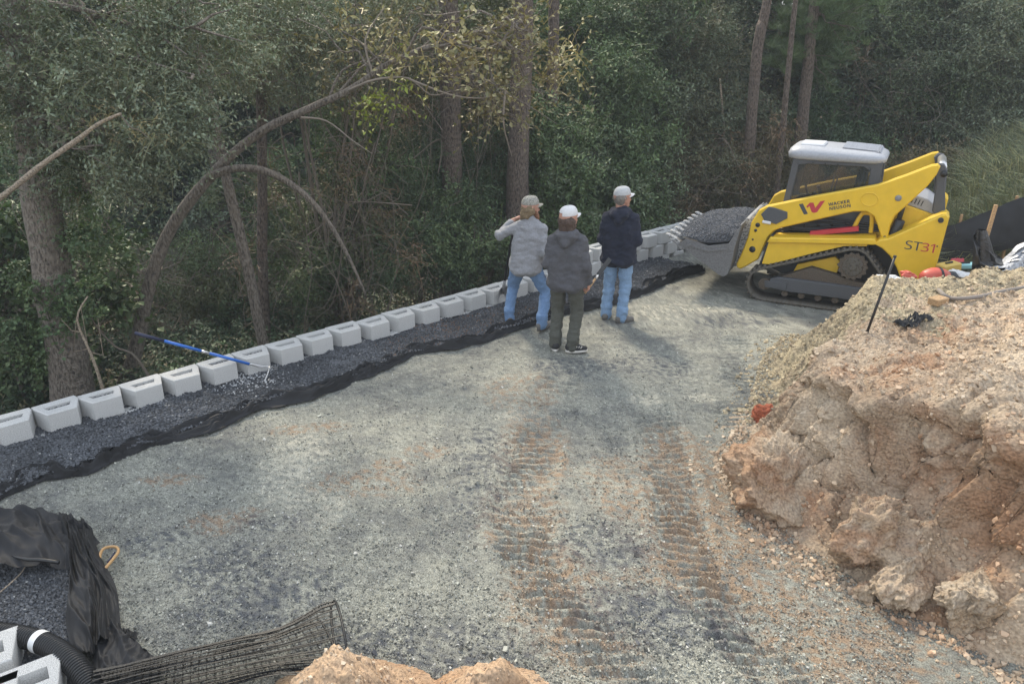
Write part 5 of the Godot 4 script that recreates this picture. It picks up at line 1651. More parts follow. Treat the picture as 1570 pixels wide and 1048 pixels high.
		var sh_o := put(done(ss), s.shoe_name, s.shoe, t)
		var so := ST(true)
		var ol := []
		for k in 20:
			var a := TAU * k / 20
			var w := 0.046 - 0.006 * cos(a)
			ol.append(b + fd * (0.05 + cos(a) * 0.138) + sd * sin(a) * w)
		for k in 20:
			var p: Vector3 = ol[k]
			var q: Vector3 = ol[(k + 1) % 20]
			quad(so, p, p + Vector3(0, 0.028, 0), q + Vector3(0, 0.028, 0), q)
			tri(so, b + fd * 0.05 + Vector3(0, 0.028, 0), q + Vector3(0, 0.028, 0), p + Vector3(0, 0.028, 0))
			tri(so, b + fd * 0.05, p, q)
		put(done(so), "sole", s.sole, sh_o)
		if s.get("stripes", false):
			for k in 3:
				var c := b + fd * (0.035 + 0.03 * k) + Vector3(0, 0.062, 0)
				for e in [1.0, -1.0]:
					var sp := ST()
					box(sp, c + sd * 0.043 * e, Vector3(0.012, 0.055, 0.007), Basis(fd, 0.35 * e) * Basis(fd, Vector3.UP, -sd) * Basis(Vector3.BACK, -0.4))
					put(done(sp), "stripe", s.sole, sh_o)
	# cap
	var cp := ST(true)
	var cb := head * Transform3D(Basis(Vector3.RIGHT, s.get("cap_tilt", 0.06)), Vector3(0, 0.048, 0))
	var rings := []
	for j in 9:
		var f := j / 8.0
		var rr := 0.106 * pow(cos(f * PI * 0.5), 0.62)
		var ring := []
		for k in 24:
			var a := TAU * k / 24
			ring.append(cb * Vector3(cos(a) * rr * 0.95, 0.012 + 0.10 * sin(f * PI * 0.5) * (1.0 - 0.12 * sin(a) * (1 - f)), sin(a) * rr * 1.08 + 0.004))
		rings.append(ring)
	for j in 8:
		for k in 24:
			if s.get("cap_gap", false) and j < 2 and k > 4 and k < 8: continue      # opening above the rear strap
			quad(cp, rings[j][k], rings[j + 1][k], rings[j + 1][(k + 1) % 24], rings[j][(k + 1) % 24])
	var cap := put(done(cp), "cap", s.cap, t)
	var br := ST(true)
	for lay in [0.0, 0.006]:
		for i in 12:
			for j in 4:
				var q := []
				for e in [[0, 0], [1, 0], [1, 1], [0, 1]]:
					var u := lerpf(-1, 1, (i + e[0]) / 12.0)
					var v: float = (j + e[1]) / 4.0
					q.append(cb * Vector3(u * (0.088 - 0.018 * v), 0.014 - lay - 0.026 * u * u - 0.014 * v, -0.108 * sqrt(1.0 - 0.72 * u * u) + 0.012 - v * 0.074 * sqrt(1.02 - u * u)))
				quad(br, q[0], q[1], q[2], q[3])
	put(done(br), "brim", s.brim, cap)
	var bt := ST(true)
	cyl(bt, cb * Vector3(0, 0.108, 0.004), cb * Vector3(0, 0.119, 0.004), 0.011, 10, 0.003)
	put(done(bt), "button", s.cap, cap)
	# hair
	if s.has("hair"):
		var hr := ST(true)
		field_mesh(shifted(s.hair, head), 0.0085, 0.016, hr, 0.009, 50.0)
		put(done(hr), "hair", s.hair_mat, t)
	if s.has("beard"):
		var bd := ST(true)
		field_mesh(shifted(s.beard, head), 0.0085, 0.016, bd, 0.008, 50.0)
		put(done(bd), "beard", s.beard_mat, t)
	return t
func shovel(label: String, tip: Vector3, grip: Vector3, face: Vector3, shaft: Material):
	# long-handled pointed shovel: the blade's tip at tip, the shaft's end at grip
	var o := thing("shovel", label, "shovel", tip)
	var d := (grip - tip).normalized()
	var l := (grip - tip).length()
	var x := d.cross(face).normalized()
	var n := x.cross(d).normalized()
	var bl := sheet(10, 14, func(u: float, v: float):
		var w := 0.105 * pow(sin(PI * 0.5 * clampf(v * 1.7, 0.0, 1.0)), 0.8) * (1.0 - 0.12 * smoothstep(0.7, 1.0, v))
		var a: float = (u - 0.5) * 2.0
		return x * a * w + d * (v * 0.29) + n * (0.035 * a * a - 0.02 * v))
	put(bl, "blade", M.bright_steel, o)
	var sk := ST(true)
	tube(sk, [d * 0.20 + n * 0.01, d * 0.29, d * 0.42], [0.014, 0.024, 0.02], 10)
	put(done(sk), "socket", M.steel, o)
	var sh := ST(true)
	tube(sh, [d * 0.38, d * l], [0.018, 0.016], 10)
	put(done(sh), "shaft", shaft, o)
func build_people():
	var jeans := cloth_mat(lin(0.14, 0.235, 0.40), 301, 0.92, 0.84, 1.14, 0.07)
	var jeans2 := cloth_mat(lin(0.20, 0.31, 0.47), 303, 0.92, 0.84, 1.14, 0.07)
	var grey := cloth_mat(lin(0.27, 0.275, 0.295), 305, 0.92, 0.84, 1.14, 0.07)
	var char := cloth_mat(lin(0.08, 0.08, 0.09), 307, 0.92, 0.84, 1.14, 0.07)
	var navy := cloth_mat(lin(0.011, 0.014, 0.030), 309, 0.92, 0.84, 1.14, 0.07)
	var pants := cloth_mat(lin(0.075, 0.077, 0.064), 311, 0.92, 0.84, 1.14, 0.07)
	var white := cloth_mat(lin(0.62, 0.62, 0.63), 313, 0.8, 0.92, 1.04)
	var greycap := cloth_mat(lin(0.45, 0.46, 0.47), 315, 0.85, 0.9, 1.05)
	var camo := cloth_mat(lin(0.36, 0.35, 0.31), 317, 0.9, 0.45, 1.35, 0.06)
	var camo_brim := cloth_mat(lin(0.40, 0.38, 0.33), 319, 0.9, 0.6, 1.2, 0.06)
	var work := cloth_mat(lin(0.16, 0.15, 0.14), 321, 0.9)
	var black := cloth_mat(lin(0.02, 0.02, 0.022), 323, 0.7)
	var brown := cloth_mat(lin(0.075, 0.045, 0.032), 325, 0.7, 0.5, 1.5, 0.05)
	var blond := cloth_mat(lin(0.22, 0.155, 0.085), 327, 0.7, 0.5, 1.4, 0.05)
	var ginger := cloth_mat(lin(0.22, 0.10, 0.05), 329, 0.8, 0.5, 1.4, 0.05)
	var silver := cloth_mat(lin(0.2, 0.18, 0.16), 331, 0.8, 0.6, 1.3, 0.05)
	var sole_w := mat(lin(0.6, 0.58, 0.54), 0.7)
	var sole_d := mat(lin(0.08, 0.075, 0.07), 0.8)
	# worker in the pale grey sweatshirt, legs wide, one arm up on a shovel
	var a1 := P(806, 498, 0.03)
	a1.y = 0.03
	var y1 := deg_to_rad(-16)
	build_person("worker in pale grey sweatshirt and jeans, legs apart, resting an arm on a shovel", a1, y1, {
		"hip": 0.83, "ankles": [Vector3(-0.235, 0.085, -0.03), Vector3(0.245, 0.085, 0.10)], "knee_dir": [Vector3(-0.35, 0, -1), Vector3(0.35, 0, -1)], "foot_dir": [Vector3(-0.5, 0, -0.86).normalized(), Vector3(0.45, 0, -0.9).normalized()],
		"elbows": [Vector3(-0.36, 1.17, -0.03), Vector3(0.255, 1.02, 0.05)], "wrists": [Vector3(-0.24, 1.33, -0.26), Vector3(0.305, 0.79, -0.04)], "sleeve": [0.75, 0.12],
		"hands": [[Vector3(0.5, 0.2, -0.8), Vector3(-0.5, 0.8, 0.1), Vector3(0.4, 0.6, 0.5), 0.75], [Vector3(0.1, -1, -0.15), Vector3(1, 0, 0.1), Vector3(0, 0, -1), 0.45]],
		"head_yaw": deg_to_rad(-52), "nod": -0.05, "lean": Vector3(0.03, 0, -0.03), "bulk": 0.92, "hem": -0.02, "top": grey, "top_name": "sweatshirt", "legs": jeans, "leg_name": "jeans", "shoe": work, "shoe_name": "boot", "sole": sole_d, "cap": camo, "brim": camo_brim,
		"hair": [[Vector3(0, -0.02, 0.045), Vector3(0, -0.08, 0.08), 0.082, 0.05], [Vector3(-0.04, -0.02, 0.03), Vector3(0.04, -0.02, 0.03), 0.074, 0.074], [Vector3(-0.05, 0.02, 0.03), Vector3(-0.06, -0.10, 0.06), 0.05, 0.035], [Vector3(0.05, 0.02, 0.03), Vector3(0.055, -0.09, 0.06), 0.05, 0.035], [Vector3(0, -0.06, 0.08), Vector3(-0.03, -0.16, 0.095), 0.045, 0.02]], "hair_mat": blond,
		"beard": [[Vector3(-0.055, -0.04, -0.045), Vector3(-0.03, -0.12, -0.085), 0.03, 0.03], [Vector3(0.055, -0.04, -0.045), Vector3(0.03, -0.12, -0.085), 0.03, 0.03], [Vector3(0, -0.09, -0.085), Vector3(0, -0.17, -0.10), 0.042, 0.022]], "beard_mat": ginger})
	var tip := P(768, 466, 0.03)
	var fr := Transform3D(Basis(Vector3.UP, y1), a1)
	var grip := fr * Vector3(-0.24, 1.36, -0.34)
	shovel("long handled shovel with silver blade under the raised arm of the grey sweatshirt worker", tip, grip, Vector3(0.8, 0.1, 0.9), M.plastic_black)
	# worker in the charcoal hoodie
	var a2 := P(866, 535)
	var y2 := deg_to_rad(-14)
	build_person("worker in charcoal hoodie, white cap and dark trousers holding a short tool", a2, y2, {
		"hip": 0.90, "ankles": [Vector3(-0.115, 0.085, 0.03), Vector3(0.105, 0.085, 0.06)], "knee_dir": [Vector3(-0.1, 0, -1), Vector3(0.2, 0, -1)], "foot_dir": [Vector3(-0.25, 0, -0.96).normalized(), Vector3(0.9, 0, -0.3).normalized()],
		"elbows": [Vector3(-0.228, 1.09, 0.04), Vector3(0.235, 1.09, 0.05)], "wrists": [Vector3(-0.17, 0.96, -0.18), Vector3(0.255, 0.86, -0.04)], "sleeve": [0.9, 0.92],
		"hands": [[Vector3(0.7, -0.2, -0.5), Vector3(-0.3, 0.2, -1), Vector3(0.2, 1, 0), 0.4], [Vector3(0.05, -1, -0.15), Vector3(1, 0, 0.1), Vector3(0, 0, -1), 0.8]],
		"head_yaw": deg_to_rad(-42), "hood": true, "bulk": 1.06, "hem": -0.02, "top": char, "top_name": "hoodie", "legs": pants, "leg_name": "trousers", "shoe": black, "shoe_name": "sneaker", "sole": sole_w, "stripes": true, "cap": white, "brim": white, "cap_gap": true,
		"hair": [[Vector3(-0.055, 0.0, 0.03), Vector3(-0.07, -0.13, 0.035), 0.05, 0.04], [Vector3(0.055, 0.0, 0.03), Vector3(0.075, -0.13, 0.03), 0.05, 0.04], [Vector3(0, -0.025, 0.045), Vector3(0, -0.14, 0.07), 0.084, 0.052], [Vector3(-0.045, -0.02, 0.03), Vector3(0.045, -0.02, 0.03), 0.074, 0.074], [Vector3(-0.075, -0.02, -0.01), Vector3(-0.08, -0.12, -0.01), 0.03, 0.025], [Vector3(0.075, -0.02, -0.01), Vector3(0.08, -0.12, -0.01), 0.03, 0.025]], "hair_mat": brown})
	var f2 := Transform3D(Basis(Vector3.UP, y2), a2)
	var hnd := f2 * Vector3(0.25, 0.775, -0.07)
	var ht := thing("hand_tool", "short wooden handled tool with dark blade held by charcoal hoodie worker", "tool", hnd)
	var td := Vector3(0.62, 0.72, -0.45).normalized()
	var h1 := ST(true)
	tube(h1, [-td * 0.07, td * 0.02, td * 0.15], [0.014, 0.016, 0.014], 10)
	put(done(h1), "handle", M.wood, ht)
	var h2 := ST(true)
	tube(h2, [td * 0.15, td * 0.19, td * 0.21], [0.017, 0.016, 0.009], 10)
	put(done(h2), "ferrule", M.bright_steel, ht)
	var h3 := ST()
	var tx := td.cross(Vector3(0, 0, 1)).normalized()
	box(h3, td * 0.33, Vector3(0.055, 0.25, 0.012), Basis(tx, td, tx.cross(td)), 0.005)
	put(done(h3), "blade", M.dark_paint, ht)
	# worker in the navy hoodie
	var a3 := P(944, 490)
	build_person("worker in navy hoodie, grey cap and light blue jeans facing the wood", a3, deg_to_rad(-20), {
		"hip": 0.93, "ankles": [Vector3(-0.13, 0.085, 0.02), Vector3(0.10, 0.085, 0.09)], "knee_dir": [Vector3(-0.15, 0, -1), Vector3(0.15, 0, -1)], "foot_dir": [Vector3(0.05, 0, -1), Vector3(0.75, 0, -0.66).normalized()],
		"elbows": [Vector3(-0.232, 1.11, 0.02), Vector3(0.24, 1.11, 0.02)], "wrists": [Vector3(-0.10, 1.10, -0.235), Vector3(0.10, 1.12, -0.245)], "sleeve": [0.9, 0.9],
		"hands": [[Vector3(1, 0, -0.3), Vector3(-0.2, 0.3, -1), Vector3(0, 1, 0), 0.5], [Vector3(-1, 0, -0.2), Vector3(0.2, 0.3, -1), Vector3(0, 1, 0), 0.5]],
		"head_yaw": deg_to_rad(-48), "hood": true, "bulk": 1.1, "hem": -0.05, "top": navy, "top_name": "hoodie", "legs": jeans2, "leg_name": "jeans", "shoe": work, "shoe_name": "boot", "sole": sole_d, "cap": greycap, "brim": white,
		"hair": [[Vector3(-0.03, 0.02, 0.035), Vector3(0.03, 0.02, 0.035), 0.075, 0.075], [Vector3(-0.03, -0.03, 0.04), Vector3(0.03, -0.03, 0.04), 0.05, 0.05]], "hair_mat": silver})

# ---------------------------------------------------------------- fabric, pipe, grid, tools and the rest
func ridged(x: float, y: float) -> float:
	return 1.0 - 2.4 * absf(n3.get_noise_2d(x, y))
func build_site():
	# --- fabric folded along the gravel bed
	var fl := bez(fab_line(), 8)
	var nf := fl.size() - 1
	var strip := sheet(520, 26, func(u: float, v: float):
		var i := mini(int(u * nf), nf - 1)
		var q: Vector3 = fl[i].lerp(fl[i + 1], u * nf - i)
		var dn: Vector3 = (fl[i + 1] - fl[i]).normalized()
		var side := Vector3(dn.z, 0, -dn.x)
		if side.dot(WN) > 0: side = -side
		var s := u * 14.0
		var wid := 0.135 + 0.07 * n3.get_noise_1d(s * 22.0 + 5.0)
		var wav := 0.10 * n3.get_noise_1d(s * 13.0) + 0.03 * n3.get_noise_1d(s * 34.0) + 0.012 * n3.get_noise_1d(s * 70.0)
		var p := q + side * (v * wid + wav - 0.03 + 0.02 * n3.get_noise_2d(s * 40.0, v * 30.0))
		var prof := 0.075 * exp(-pow((v - 0.42 - 0.22 * n1.get_noise_1d(s * 20.0)) / 0.22, 2.0)) + 0.05 * exp(-pow((v - 0.85) / 0.18, 2.0))
		var fold := 0.05 * ridged(s * 22.0 + v * 26.0, v * 36.0 - s * 7.0) + 0.02 * ridged(s * 44.0 - v * 40.0, v * 56.0)
		p.y = 0.012 + prof * (0.75 + 0.5 * n1.get_noise_1d(s * 24.0 + 40.0)) + maxf(0.0, fold) * smoothstep(0.0, 0.12, v) + 0.045 * smoothstep(0.75, 1.0, v)
		return p)
	tag(put(strip, "fabric_strip", M.cloth), "long crumpled black geotextile strip edging the dark gravel", "fabric")
	# --- fabric sheet lying over the corner, with a tongue towards the pipe
	var fs := Node3D.new()
	fs.name = numbered("fabric_sheet")
	add_child(fs)
	fs.position = P(80, 830)
	tag(fs, "rumpled black geotextile sheet draped over the corner beside pipe", "fabric")
	var A := [P(-80, 808, 0.10), P(62, 784, 0.06), P(150, 832, 0.03)]
	var B := [P(-80, 880, 0.12), P(60, 868, 0.14), P(140, 872, 0.06)]
	var drape := func(a: Array, b: Array, seed_: float, rise: float, up: float) -> ArrayMesh:
		return sheet(70, 70, func(u: float, v: float):
			var pa: Vector3 = a[0].lerp(a[1], u * 2.0) if u < 0.5 else a[1].lerp(a[2], u * 2.0 - 1.0)
			var pb: Vector3 = b[0].lerp(b[1], u * 2.0) if u < 0.5 else b[1].lerp(b[2], u * 2.0 - 1.0)
			var p := pa.lerp(pb, v)
			var w := seed_ + u * 34.0
			p.y += rise * (0.6 * maxf(0.0, ridged(w * 0.9 + v * 14.0, v * 12.0 + seed_)) + 0.45 * maxf(0.0, ridged(w * 1.9 - v * 18.0, v * 26.0 - u * 20.0)) + 0.5 * n3.get_noise_2d(u * 26.0 + seed_, v * 26.0) + 0.12 * maxf(0.0, ridged(w * 3.0 + v * 40.0, v * 50.0 - u * 50.0))) + up * sin(PI * v)
			p.y = lerpf(pa.lerp(pb, v).y, p.y, smoothstep(0.0, 0.12, u) * (1.0 - smoothstep(0.88, 1.0, u)))
			p.x += 0.05 * n3.get_noise_2d(u * 30.0, v * 24.0 + seed_)
			p.z += 0.05 * n3.get_noise_2d(u * 24.0 + 9.0, v * 30.0 + seed_)
			return p - fs.position)
	put(drape.call(A, B, 3.0, 0.12, 0.05), "draped_panel", M.cloth, fs)
	put(drape.call([P(88, 800, 0.12), P(112, 790, 0.17), P(140, 806, 0.08)], [P(118, 1015, 0.08), P(150, 1000, 0.10), P(200, 980, 0.03)], 21.0, 0.085, 0.03), "folded_tongue", M.cloth, fs)
	put(drape.call([P(205, 968, 0.05), P(180, 960, 0.10), P(160, 950, 0.04)], [P(255, 1040, 0.04), P(200, 1050, 0.12), P(140, 1060, 0.05)], 33.0, 0.05, 0.02), "trailing_end", M.cloth, fs)
	# --- gravel behind the sheet, in the lower corner
	var c0 := P(10, 930)
	var heap := sheet(40, 40, func(u: float, v: float):
		var p := P(lerpf(-90, 118, u), lerpf(850, 1060, v))
		p.y = 0.035 + 0.03 * n1.get_noise_2d(p.x * 40.0, p.z * 40.0) + 0.02
		return p)
	var hg = structure(put(heap, "gravel_corner", M.gravel), "patch of dark gravel in the corner behind the fabric sheet")
	var gx := [[], [], [], []]
	var gc := [[], [], [], []]
	for i in 9000:
		var p := P(rng.randf_range(-90, 118), rng.randf_range(850, 1060))
		var s := rng.randf_range(0.006, 0.013)
		p.y = 0.055 + 0.03 * n1.get_noise_2d(p.x * 40.0, p.z * 40.0) + s * 0.4
		gx[i % 4].append(Transform3D(rbasis(s), p))
		gc[i % 4].append(gravel_tone(p))
	for k in 4: tag(multi(M.gravel_shapes[k], gx[k], gc[k], "gravel_stones", M.stone, hg), "", "", "", "stuff")
	# --- blocks of the lower corner
	var cb := [[Vector2(40, 1052), 0.62, "hollow concrete block lying under the drain pipe"], [Vector2(-28, 1010), 0.62, "hollow concrete block at the corner, its core open to the gravel"], [Vector2(-30, 1085), 0.62, "hollow concrete block nearest the corrugated pipe's hidden end"]]
	for q in cb:
		var st := ST()
		var hx := 0.2
		var hz := 0.15
		var rings := []
		for r in [[hx - 0.006, hz - 0.006, 0.0], [hx, hz, 0.006], [hx, hz, 0.194], [hx - 0.006, hz - 0.006, 0.2], [0.115, 0.055, 0.2], [0.105, 0.05, 0.0]]:
			rings.append([Vector3(-r[0], r[2], -r[1]), Vector3(r[0], r[2], -r[1]), Vector3(r[0] * (0.72 if r[0] > 0.15 else 1.0), r[2], r[1]), Vector3(-r[0] * (0.72 if r[0] > 0.15 else 1.0), r[2], r[1])])
		for k in rings.size() - 1:
			for i in 4: quad(st, rings[k][i], rings[k + 1][i], rings[k + 1][(i + 1) % 4], rings[k][(i + 1) % 4])
		var o := put(done(st), "concrete_block", M.concrete)
		o.position = P(q[0].x, q[0].y, 0.2) - Vector3(0, 0.16, 0)
		o.rotation.y = q[1]
		tag(o, q[2], "block", "loose blocks in the corner")
	# --- corrugated drain pipe
	var pp := []
	for q in [[-110, 975, 0.12], [-50, 968, 0.14], [10, 972, 0.16], [65, 985, 0.19], [108, 1013, 0.2], [138, 1052, 0.17], [158, 1110, 0.12]]: pp.append(P(q[0], q[1], q[2]))
	var line := bez(pp, 40)
	var len_ := 0.0
	var pts := []
	var rad := []
	for i in line.size():
		if i: len_ += line[i].distance_to(line[i - 1])
		pts.append(line[i])
		rad.append(0.060 + 0.006 * clampf(sin(len_ / 0.0185 * TAU) * 2.2, -1.0, 1.0))
	var pipe := thing("drain_pipe", "black corrugated drain pipe curving over the corner blocks", "pipe", pp[2])
	var lp := []
	for p in pts: lp.append(p - pipe.position)
	var dense := []
	var drad := []
	var want := 0.0
	var acc := 0.0
	for i in range(1, lp.size()):
		var l: float = lp[i].distance_to(lp[i - 1])
		while want <= acc + l:
			dense.append(lp[i - 1].lerp(lp[i], (want - acc) / maxf(l, 1e-6)))
			drad.append(0.060 + 0.0065 * clampf(sin(want / 0.02 * TAU) * 1.8, -1.0, 1.0))
			want += 0.0025
		acc += l
	var ps := ST(true)
	tube(ps, dense, drad, 28, true)
	put(done(ps), "corrugated_tube", M.plastic_black, pipe)
	var lb := ST(true)
	var k0 := 0
	var best := 1e9
	for i in dense.size():
		var dd: float = (dense[i] + pipe.position).distance_to(P(62, 984, 0.19))
		if dd < best:
			best = dd
			k0 = i
	var seg := dense.slice(maxi(0, k0 - 11), mini(k0 + 11, dense.size() - 1))
	tube(lb, seg, [0.068], 28, false)
	put(done(lb), "white_label", M.white, pipe)
	# --- geogrid roll
	var g0 := P(120, 1075, 0.14)
	var g1 := P(505, 985, 0.15)
	var grid := thing("geogrid_roll", "loosely rolled black plastic geogrid mesh lying on the pad", "mesh", (g0 + g1) * 0.5)
	var ax := (g1 - g0).normalized()
	var gl := (g1 - g0).length()
	var sx := Vector3(-ax.z, 0, ax.x)
	if sx.z < 0: sx = -sx
	var surf_at := func(a: float, w: float) -> Vector3:      # a along the roll 0..1, w round the spiral 0..1
		var ang := lerpf(-1.1, TAU * 1.22, w)
		var r := lerpf(0.135, 0.20, w) * (0.85 + 0.6 * smoothstep(0.7, 1.0, a)) * (1.0 + 0.22 * n1.get_noise_2d(a * 34.0, w * 30.0))
		var flat_ := 0.72 + 0.12 * sin(a * 5.0)
		var c := g0.lerp(g1, a) - grid.position
		var p := c + sx * sin(ang) * r * 1.15 + Vector3(0, -cos(ang) * r * flat_, 0) + ax * (0.05 * sin(ang * 0.7) + 0.09 * w)
		p.y = maxf(p.y, 0.02 + 0.006 * w)
		return p
	var gs := ST()
	var na := int(gl / 0.042)
	var nw := 32
	var strap := func(a: Vector3, b: Vector3, up: Vector3, w: float):
		var d := (b - a)
		var s := d.cross(up).normalized() * w
		var n := s.cross(d).normalized() * w * 0.5
		quad(gs, a - s + n, a + s + n, b + s + n, b - s + n)
		quad(gs, a - s - n, b - s - n, b + s - n, a + s - n)
	for i in na + 1:
		var a := float(i) / na
		for k in nw:
			var p: Vector3 = surf_at.call(a, float(k) / nw)
			var q: Vector3 = surf_at.call(a, float(k + 1) / nw)
			strap.call(p, q, ax, 0.0042)
	for k in nw + 1:
		var w := float(k) / nw
		var thick := 0.004 if k % 18 != 0 else 0.007
		for i in range(0, na, 2):
			var p: Vector3 = surf_at.call(float(i) / na, w)
			var q: Vector3 = surf_at.call(minf(float(i + 2) / na, 1.0), w)
			strap.call(p, q, Vector3.UP, thick)
	tag(put(done(gs), "mesh_sheet", M.mesh_black, grid), "", "", "", "stuff")
	var ge := ST(true)
	var rim := []
	for k in 60: rim.append(surf_at.call(1.0, k / 59.0))
	tube(ge, rim, [0.008], 6, true, 0.0, 1.0)
	put(done(ge), "end_band", M.mesh_black, grid)
	# --- blue landscape rake lying over the wall
	var rh := P(412, 566, 0.12)
	var re := P(206, 510, 0.8)
	var rk := thing("landscape_rake", "blue handled landscape rake lying across the wall blocks", "rake", rh)
	var d := re - rh
	var sh := ST(true)
	tube(sh, [d * 0.16, d * 0.47], [0.016, 0.016], 10)
	put(done(sh), "blue_shaft", M.blue, rk)
	var sh1 := ST(true)
	tube(sh1, [d * 0.47, d * 0.53], [0.0155, 0.0155], 10)
	put(done(sh1), "shaft_joint", M.bright_steel, rk)
	var sh2 := ST(true)
	tube(sh2, [d * 0.53, d * 0.8], [0.016, 0.016], 10)
	put(done(sh2), "blue_shaft", M.blue, rk)
	var sh3 := ST(true)
	tube(sh3, [d * 0.8, d], [0.018, 0.018], 10)
	put(done(sh3), "dark_grip", M.dark_blue, rk)
	var nk := ST(true)
	tube(nk, bez([d * 0.18, d * 0.06, Vector3(0.02, 0.04, 0.03), P(403, 590, 0.06) - rh], 4), [0.008], 8)
	tube(nk, bez([d * 0.17, d * 0.05 + Vector3(0.05, 0.01, 0), P(425, 563, 0.1) - rh], 4), [0.007], 8)
	put(done(nk), "neck_brace", M.bright_steel, rk)
	var hd := ST()
	var h0 := P(406, 592, 0.07) - rh
	var h1 := P(428, 556, 0.07) - rh
	tube(hd, [h0, h1], [0.012, 0.012], 6)
	put(done(hd), "head_bar", M.bright_steel, rk)
	for k in 12:
		var tt := ST()
		var p := h0.lerp(h1, (k + 0.5) / 12.0)
		tube(tt, [p, p + Vector3(0.01, -0.03, 0.01), p + Vector3(-0.005, -0.055, 0.0)], [0.004, 0.004, 0.002], 5)
		put(done(tt), "tine", M.steel, rk)
	# --- tan D-handle sticking out from under the sheet
	var dh := P(163, 855, 0.05)
	var hn := thing("tool_handle", "tan ring shaped tool handle poking out beside fabric sheet", "handle", dh)
	var hr := ST(true)
	var hp := []
	for q in [[153, 868], [153, 850], [160, 840], [176, 838], [181, 845], [172, 858], [160, 872]]: hp.append(P(q[0], q[1], 0.06) - dh)
	tube(hr, bez(hp, 5), [0.011], 10)
	put(done(hr), "grip_ring", M.tan_wood, hn)
	var hs := ST(true)
	tube(hs, [P(160, 872, 0.06) - dh, P(135, 895, 0.05) - dh, P(105, 915, 0.05) - dh], [0.012, 0.014, 0.014], 10)
	put(done(hs), "shaft", M.plastic_black, hn)
	var hi := ST(true)
	tube(hi, [P(164, 862, 0.06) - dh, P(176, 846, 0.06) - dh], [0.006, 0.006], 8)
	put(done(hi), "inner_bar", M.dark_blue, hn)
	# --- flat bar and stick on the left
	var fb := P(12, 848, 0.17)
	var tr := thing("trowel", "grey trowel lying on the black fabric by gravel corner", "trowel", fb)
	var tb := ST()
	var ta := [P(-40, 862, 0.16) - fb, P(5, 862, 0.17) - fb, P(25, 842, 0.18) - fb, P(-30, 838, 0.17) - fb]
	quad(tb, ta[0], ta[1], ta[2], ta[3])
	for i in 4: quad(tb, ta[i], ta[(i + 1) % 4], ta[(i + 1) % 4] - Vector3(0, 0.006, 0), ta[i] - Vector3(0, 0.006, 0))
	quad(tb, ta[3] - Vector3(0, 0.006, 0), ta[2] - Vector3(0, 0.006, 0), ta[1] - Vector3(0, 0.006, 0), ta[0] - Vector3(0, 0.006, 0))
	put(done(tb), "blade", M.steel, tr)
	var th := ST(true)
	tube(th, bez([P(18, 852, 0.175) - fb, P(40, 857, 0.19) - fb, P(62, 858, 0.19) - fb, P(90, 862, 0.17) - fb], 4), [0.008, 0.008, 0.012, 0.012, 0.014], 8)
	put(done(th), "handle", M.plastic_black, tr)
	var sk := P(20, 888, 0.09)
	var so := ST(true)
	tube(so, bez([P(-30, 930, 0.08) - sk, P(5, 903, 0.09) - sk, P(30, 880, 0.09) - sk, P(38, 868, 0.11) - sk], 4), ramp(0.006, 0.004, 13), 6)
	var sko := put(done(so), "dry_stick", M.pale_twig)
	sko.position = sk
	tag(sko, "thin pale dry stick on the gravel corner", "stick")
	# --- black stake on the bank
	var kb := P(1326, 520, bank_top(1326, 520))
	var kt := PZ(1373, 392, kb.z - 0.1)
	var stake := thing("marker_stake", "thin black steel stake leaning out of the clay bank", "stake", kb)
	var ks := ST(true)
	tube(ks, [(kb - kt) * 0.12, kt - kb], [0.012, 0.012], 8)
	put(done(ks), "rod", M.plastic_black, stake)
	var kc := ST(true)
	tube(kc, [kt - kb - (kt - kb) * 0.02, kt - kb + (kt - kb) * 0.005], [0.015, 0.015], 8)
	put(done(kc), "cap", M.plastic_black, stake)
	# --- clods
	var cl := [[1212, 722, 0.30, Vector3(0.42, 0.36, 0.4), 1, "large cracked tan clod at the foot of the bank"], [1345, 805, 0.32, Vector3(0.32, 0.34, 0.28), 2, "tall pale clay clod in front of the bank's hollow"], [1380, 872, 0.2, Vector3(0.36, 0.17, 0.2), 3, "long low clod below the tall pale clod"], [1505, 905, 0.28, Vector3(0.24, 0.24, 0.22), 4, "rounded brown clod in the bank's lower hollow"], [1176, 634, 0.12, Vector3(0.15, 0.12, 0.14), 5, "small brick red clod at the bank's toe"], [1215, 622, 0.22, Vector3(0.13, 0.13, 0.12), 6, "brown clod wedged above the brick red clod"],
		[1275, 745, 0.12, Vector3(0.13, 0.10, 0.12), 7, "small tan clod between the two largest clods"], [1460, 800, 0.45, Vector3(0.16, 0.14, 0.14), 8, "tan lump stuck in the bank's hollow"], [1160, 690, 0.05, Vector3(0.09, 0.06, 0.08), 9, "little brown clod beside the track marks"], [1330, 900, 0.06, Vector3(0.1, 0.07, 0.09), 10, "little flat clod on the clay talus"], [1560, 960, 0.1, Vector3(0.16, 0.12, 0.14), 11, "brown clod on the talus under the bank's near end"]]
	for q in cl:
		var o := put(lump(q[4], 9 if q[3].x > 0.2 else 5, 0.42), "clay_clod", M.soil if q[4] != 5 else surf(lin(0.42, 0.12, 0.06), 0.95, noise_tex(0.06, 0.6, 1.2, 91, 256, 4), bump_tex(0.08, 92, 6.0, 256), 2.0))
		o.position = P(q[0], q[1], q[2]) - Vector3(0, q[3].y * 0.35, 0)
		o.scale = q[3]
		o.rotation = Vector3(0.2 * q[4], 1.3 * q[4], 0.1)
		tag(o, q[5], "clod", "clods along the bank")
	# --- hose and stones on the bank's top
	var hs0 := P(1500, 470, 1.12)
	var ho := ST(true)
	var hq := []
	for q in [[1425, 425], [1440, 445], [1460, 457], [1500, 455], [1540, 446], [1600, 436]]: hq.append(P(q[0], q[1], bank_top(q[0], q[1]) + 0.03) - hs0)
	tube(ho, bez(hq, 6), [0.022], 10)
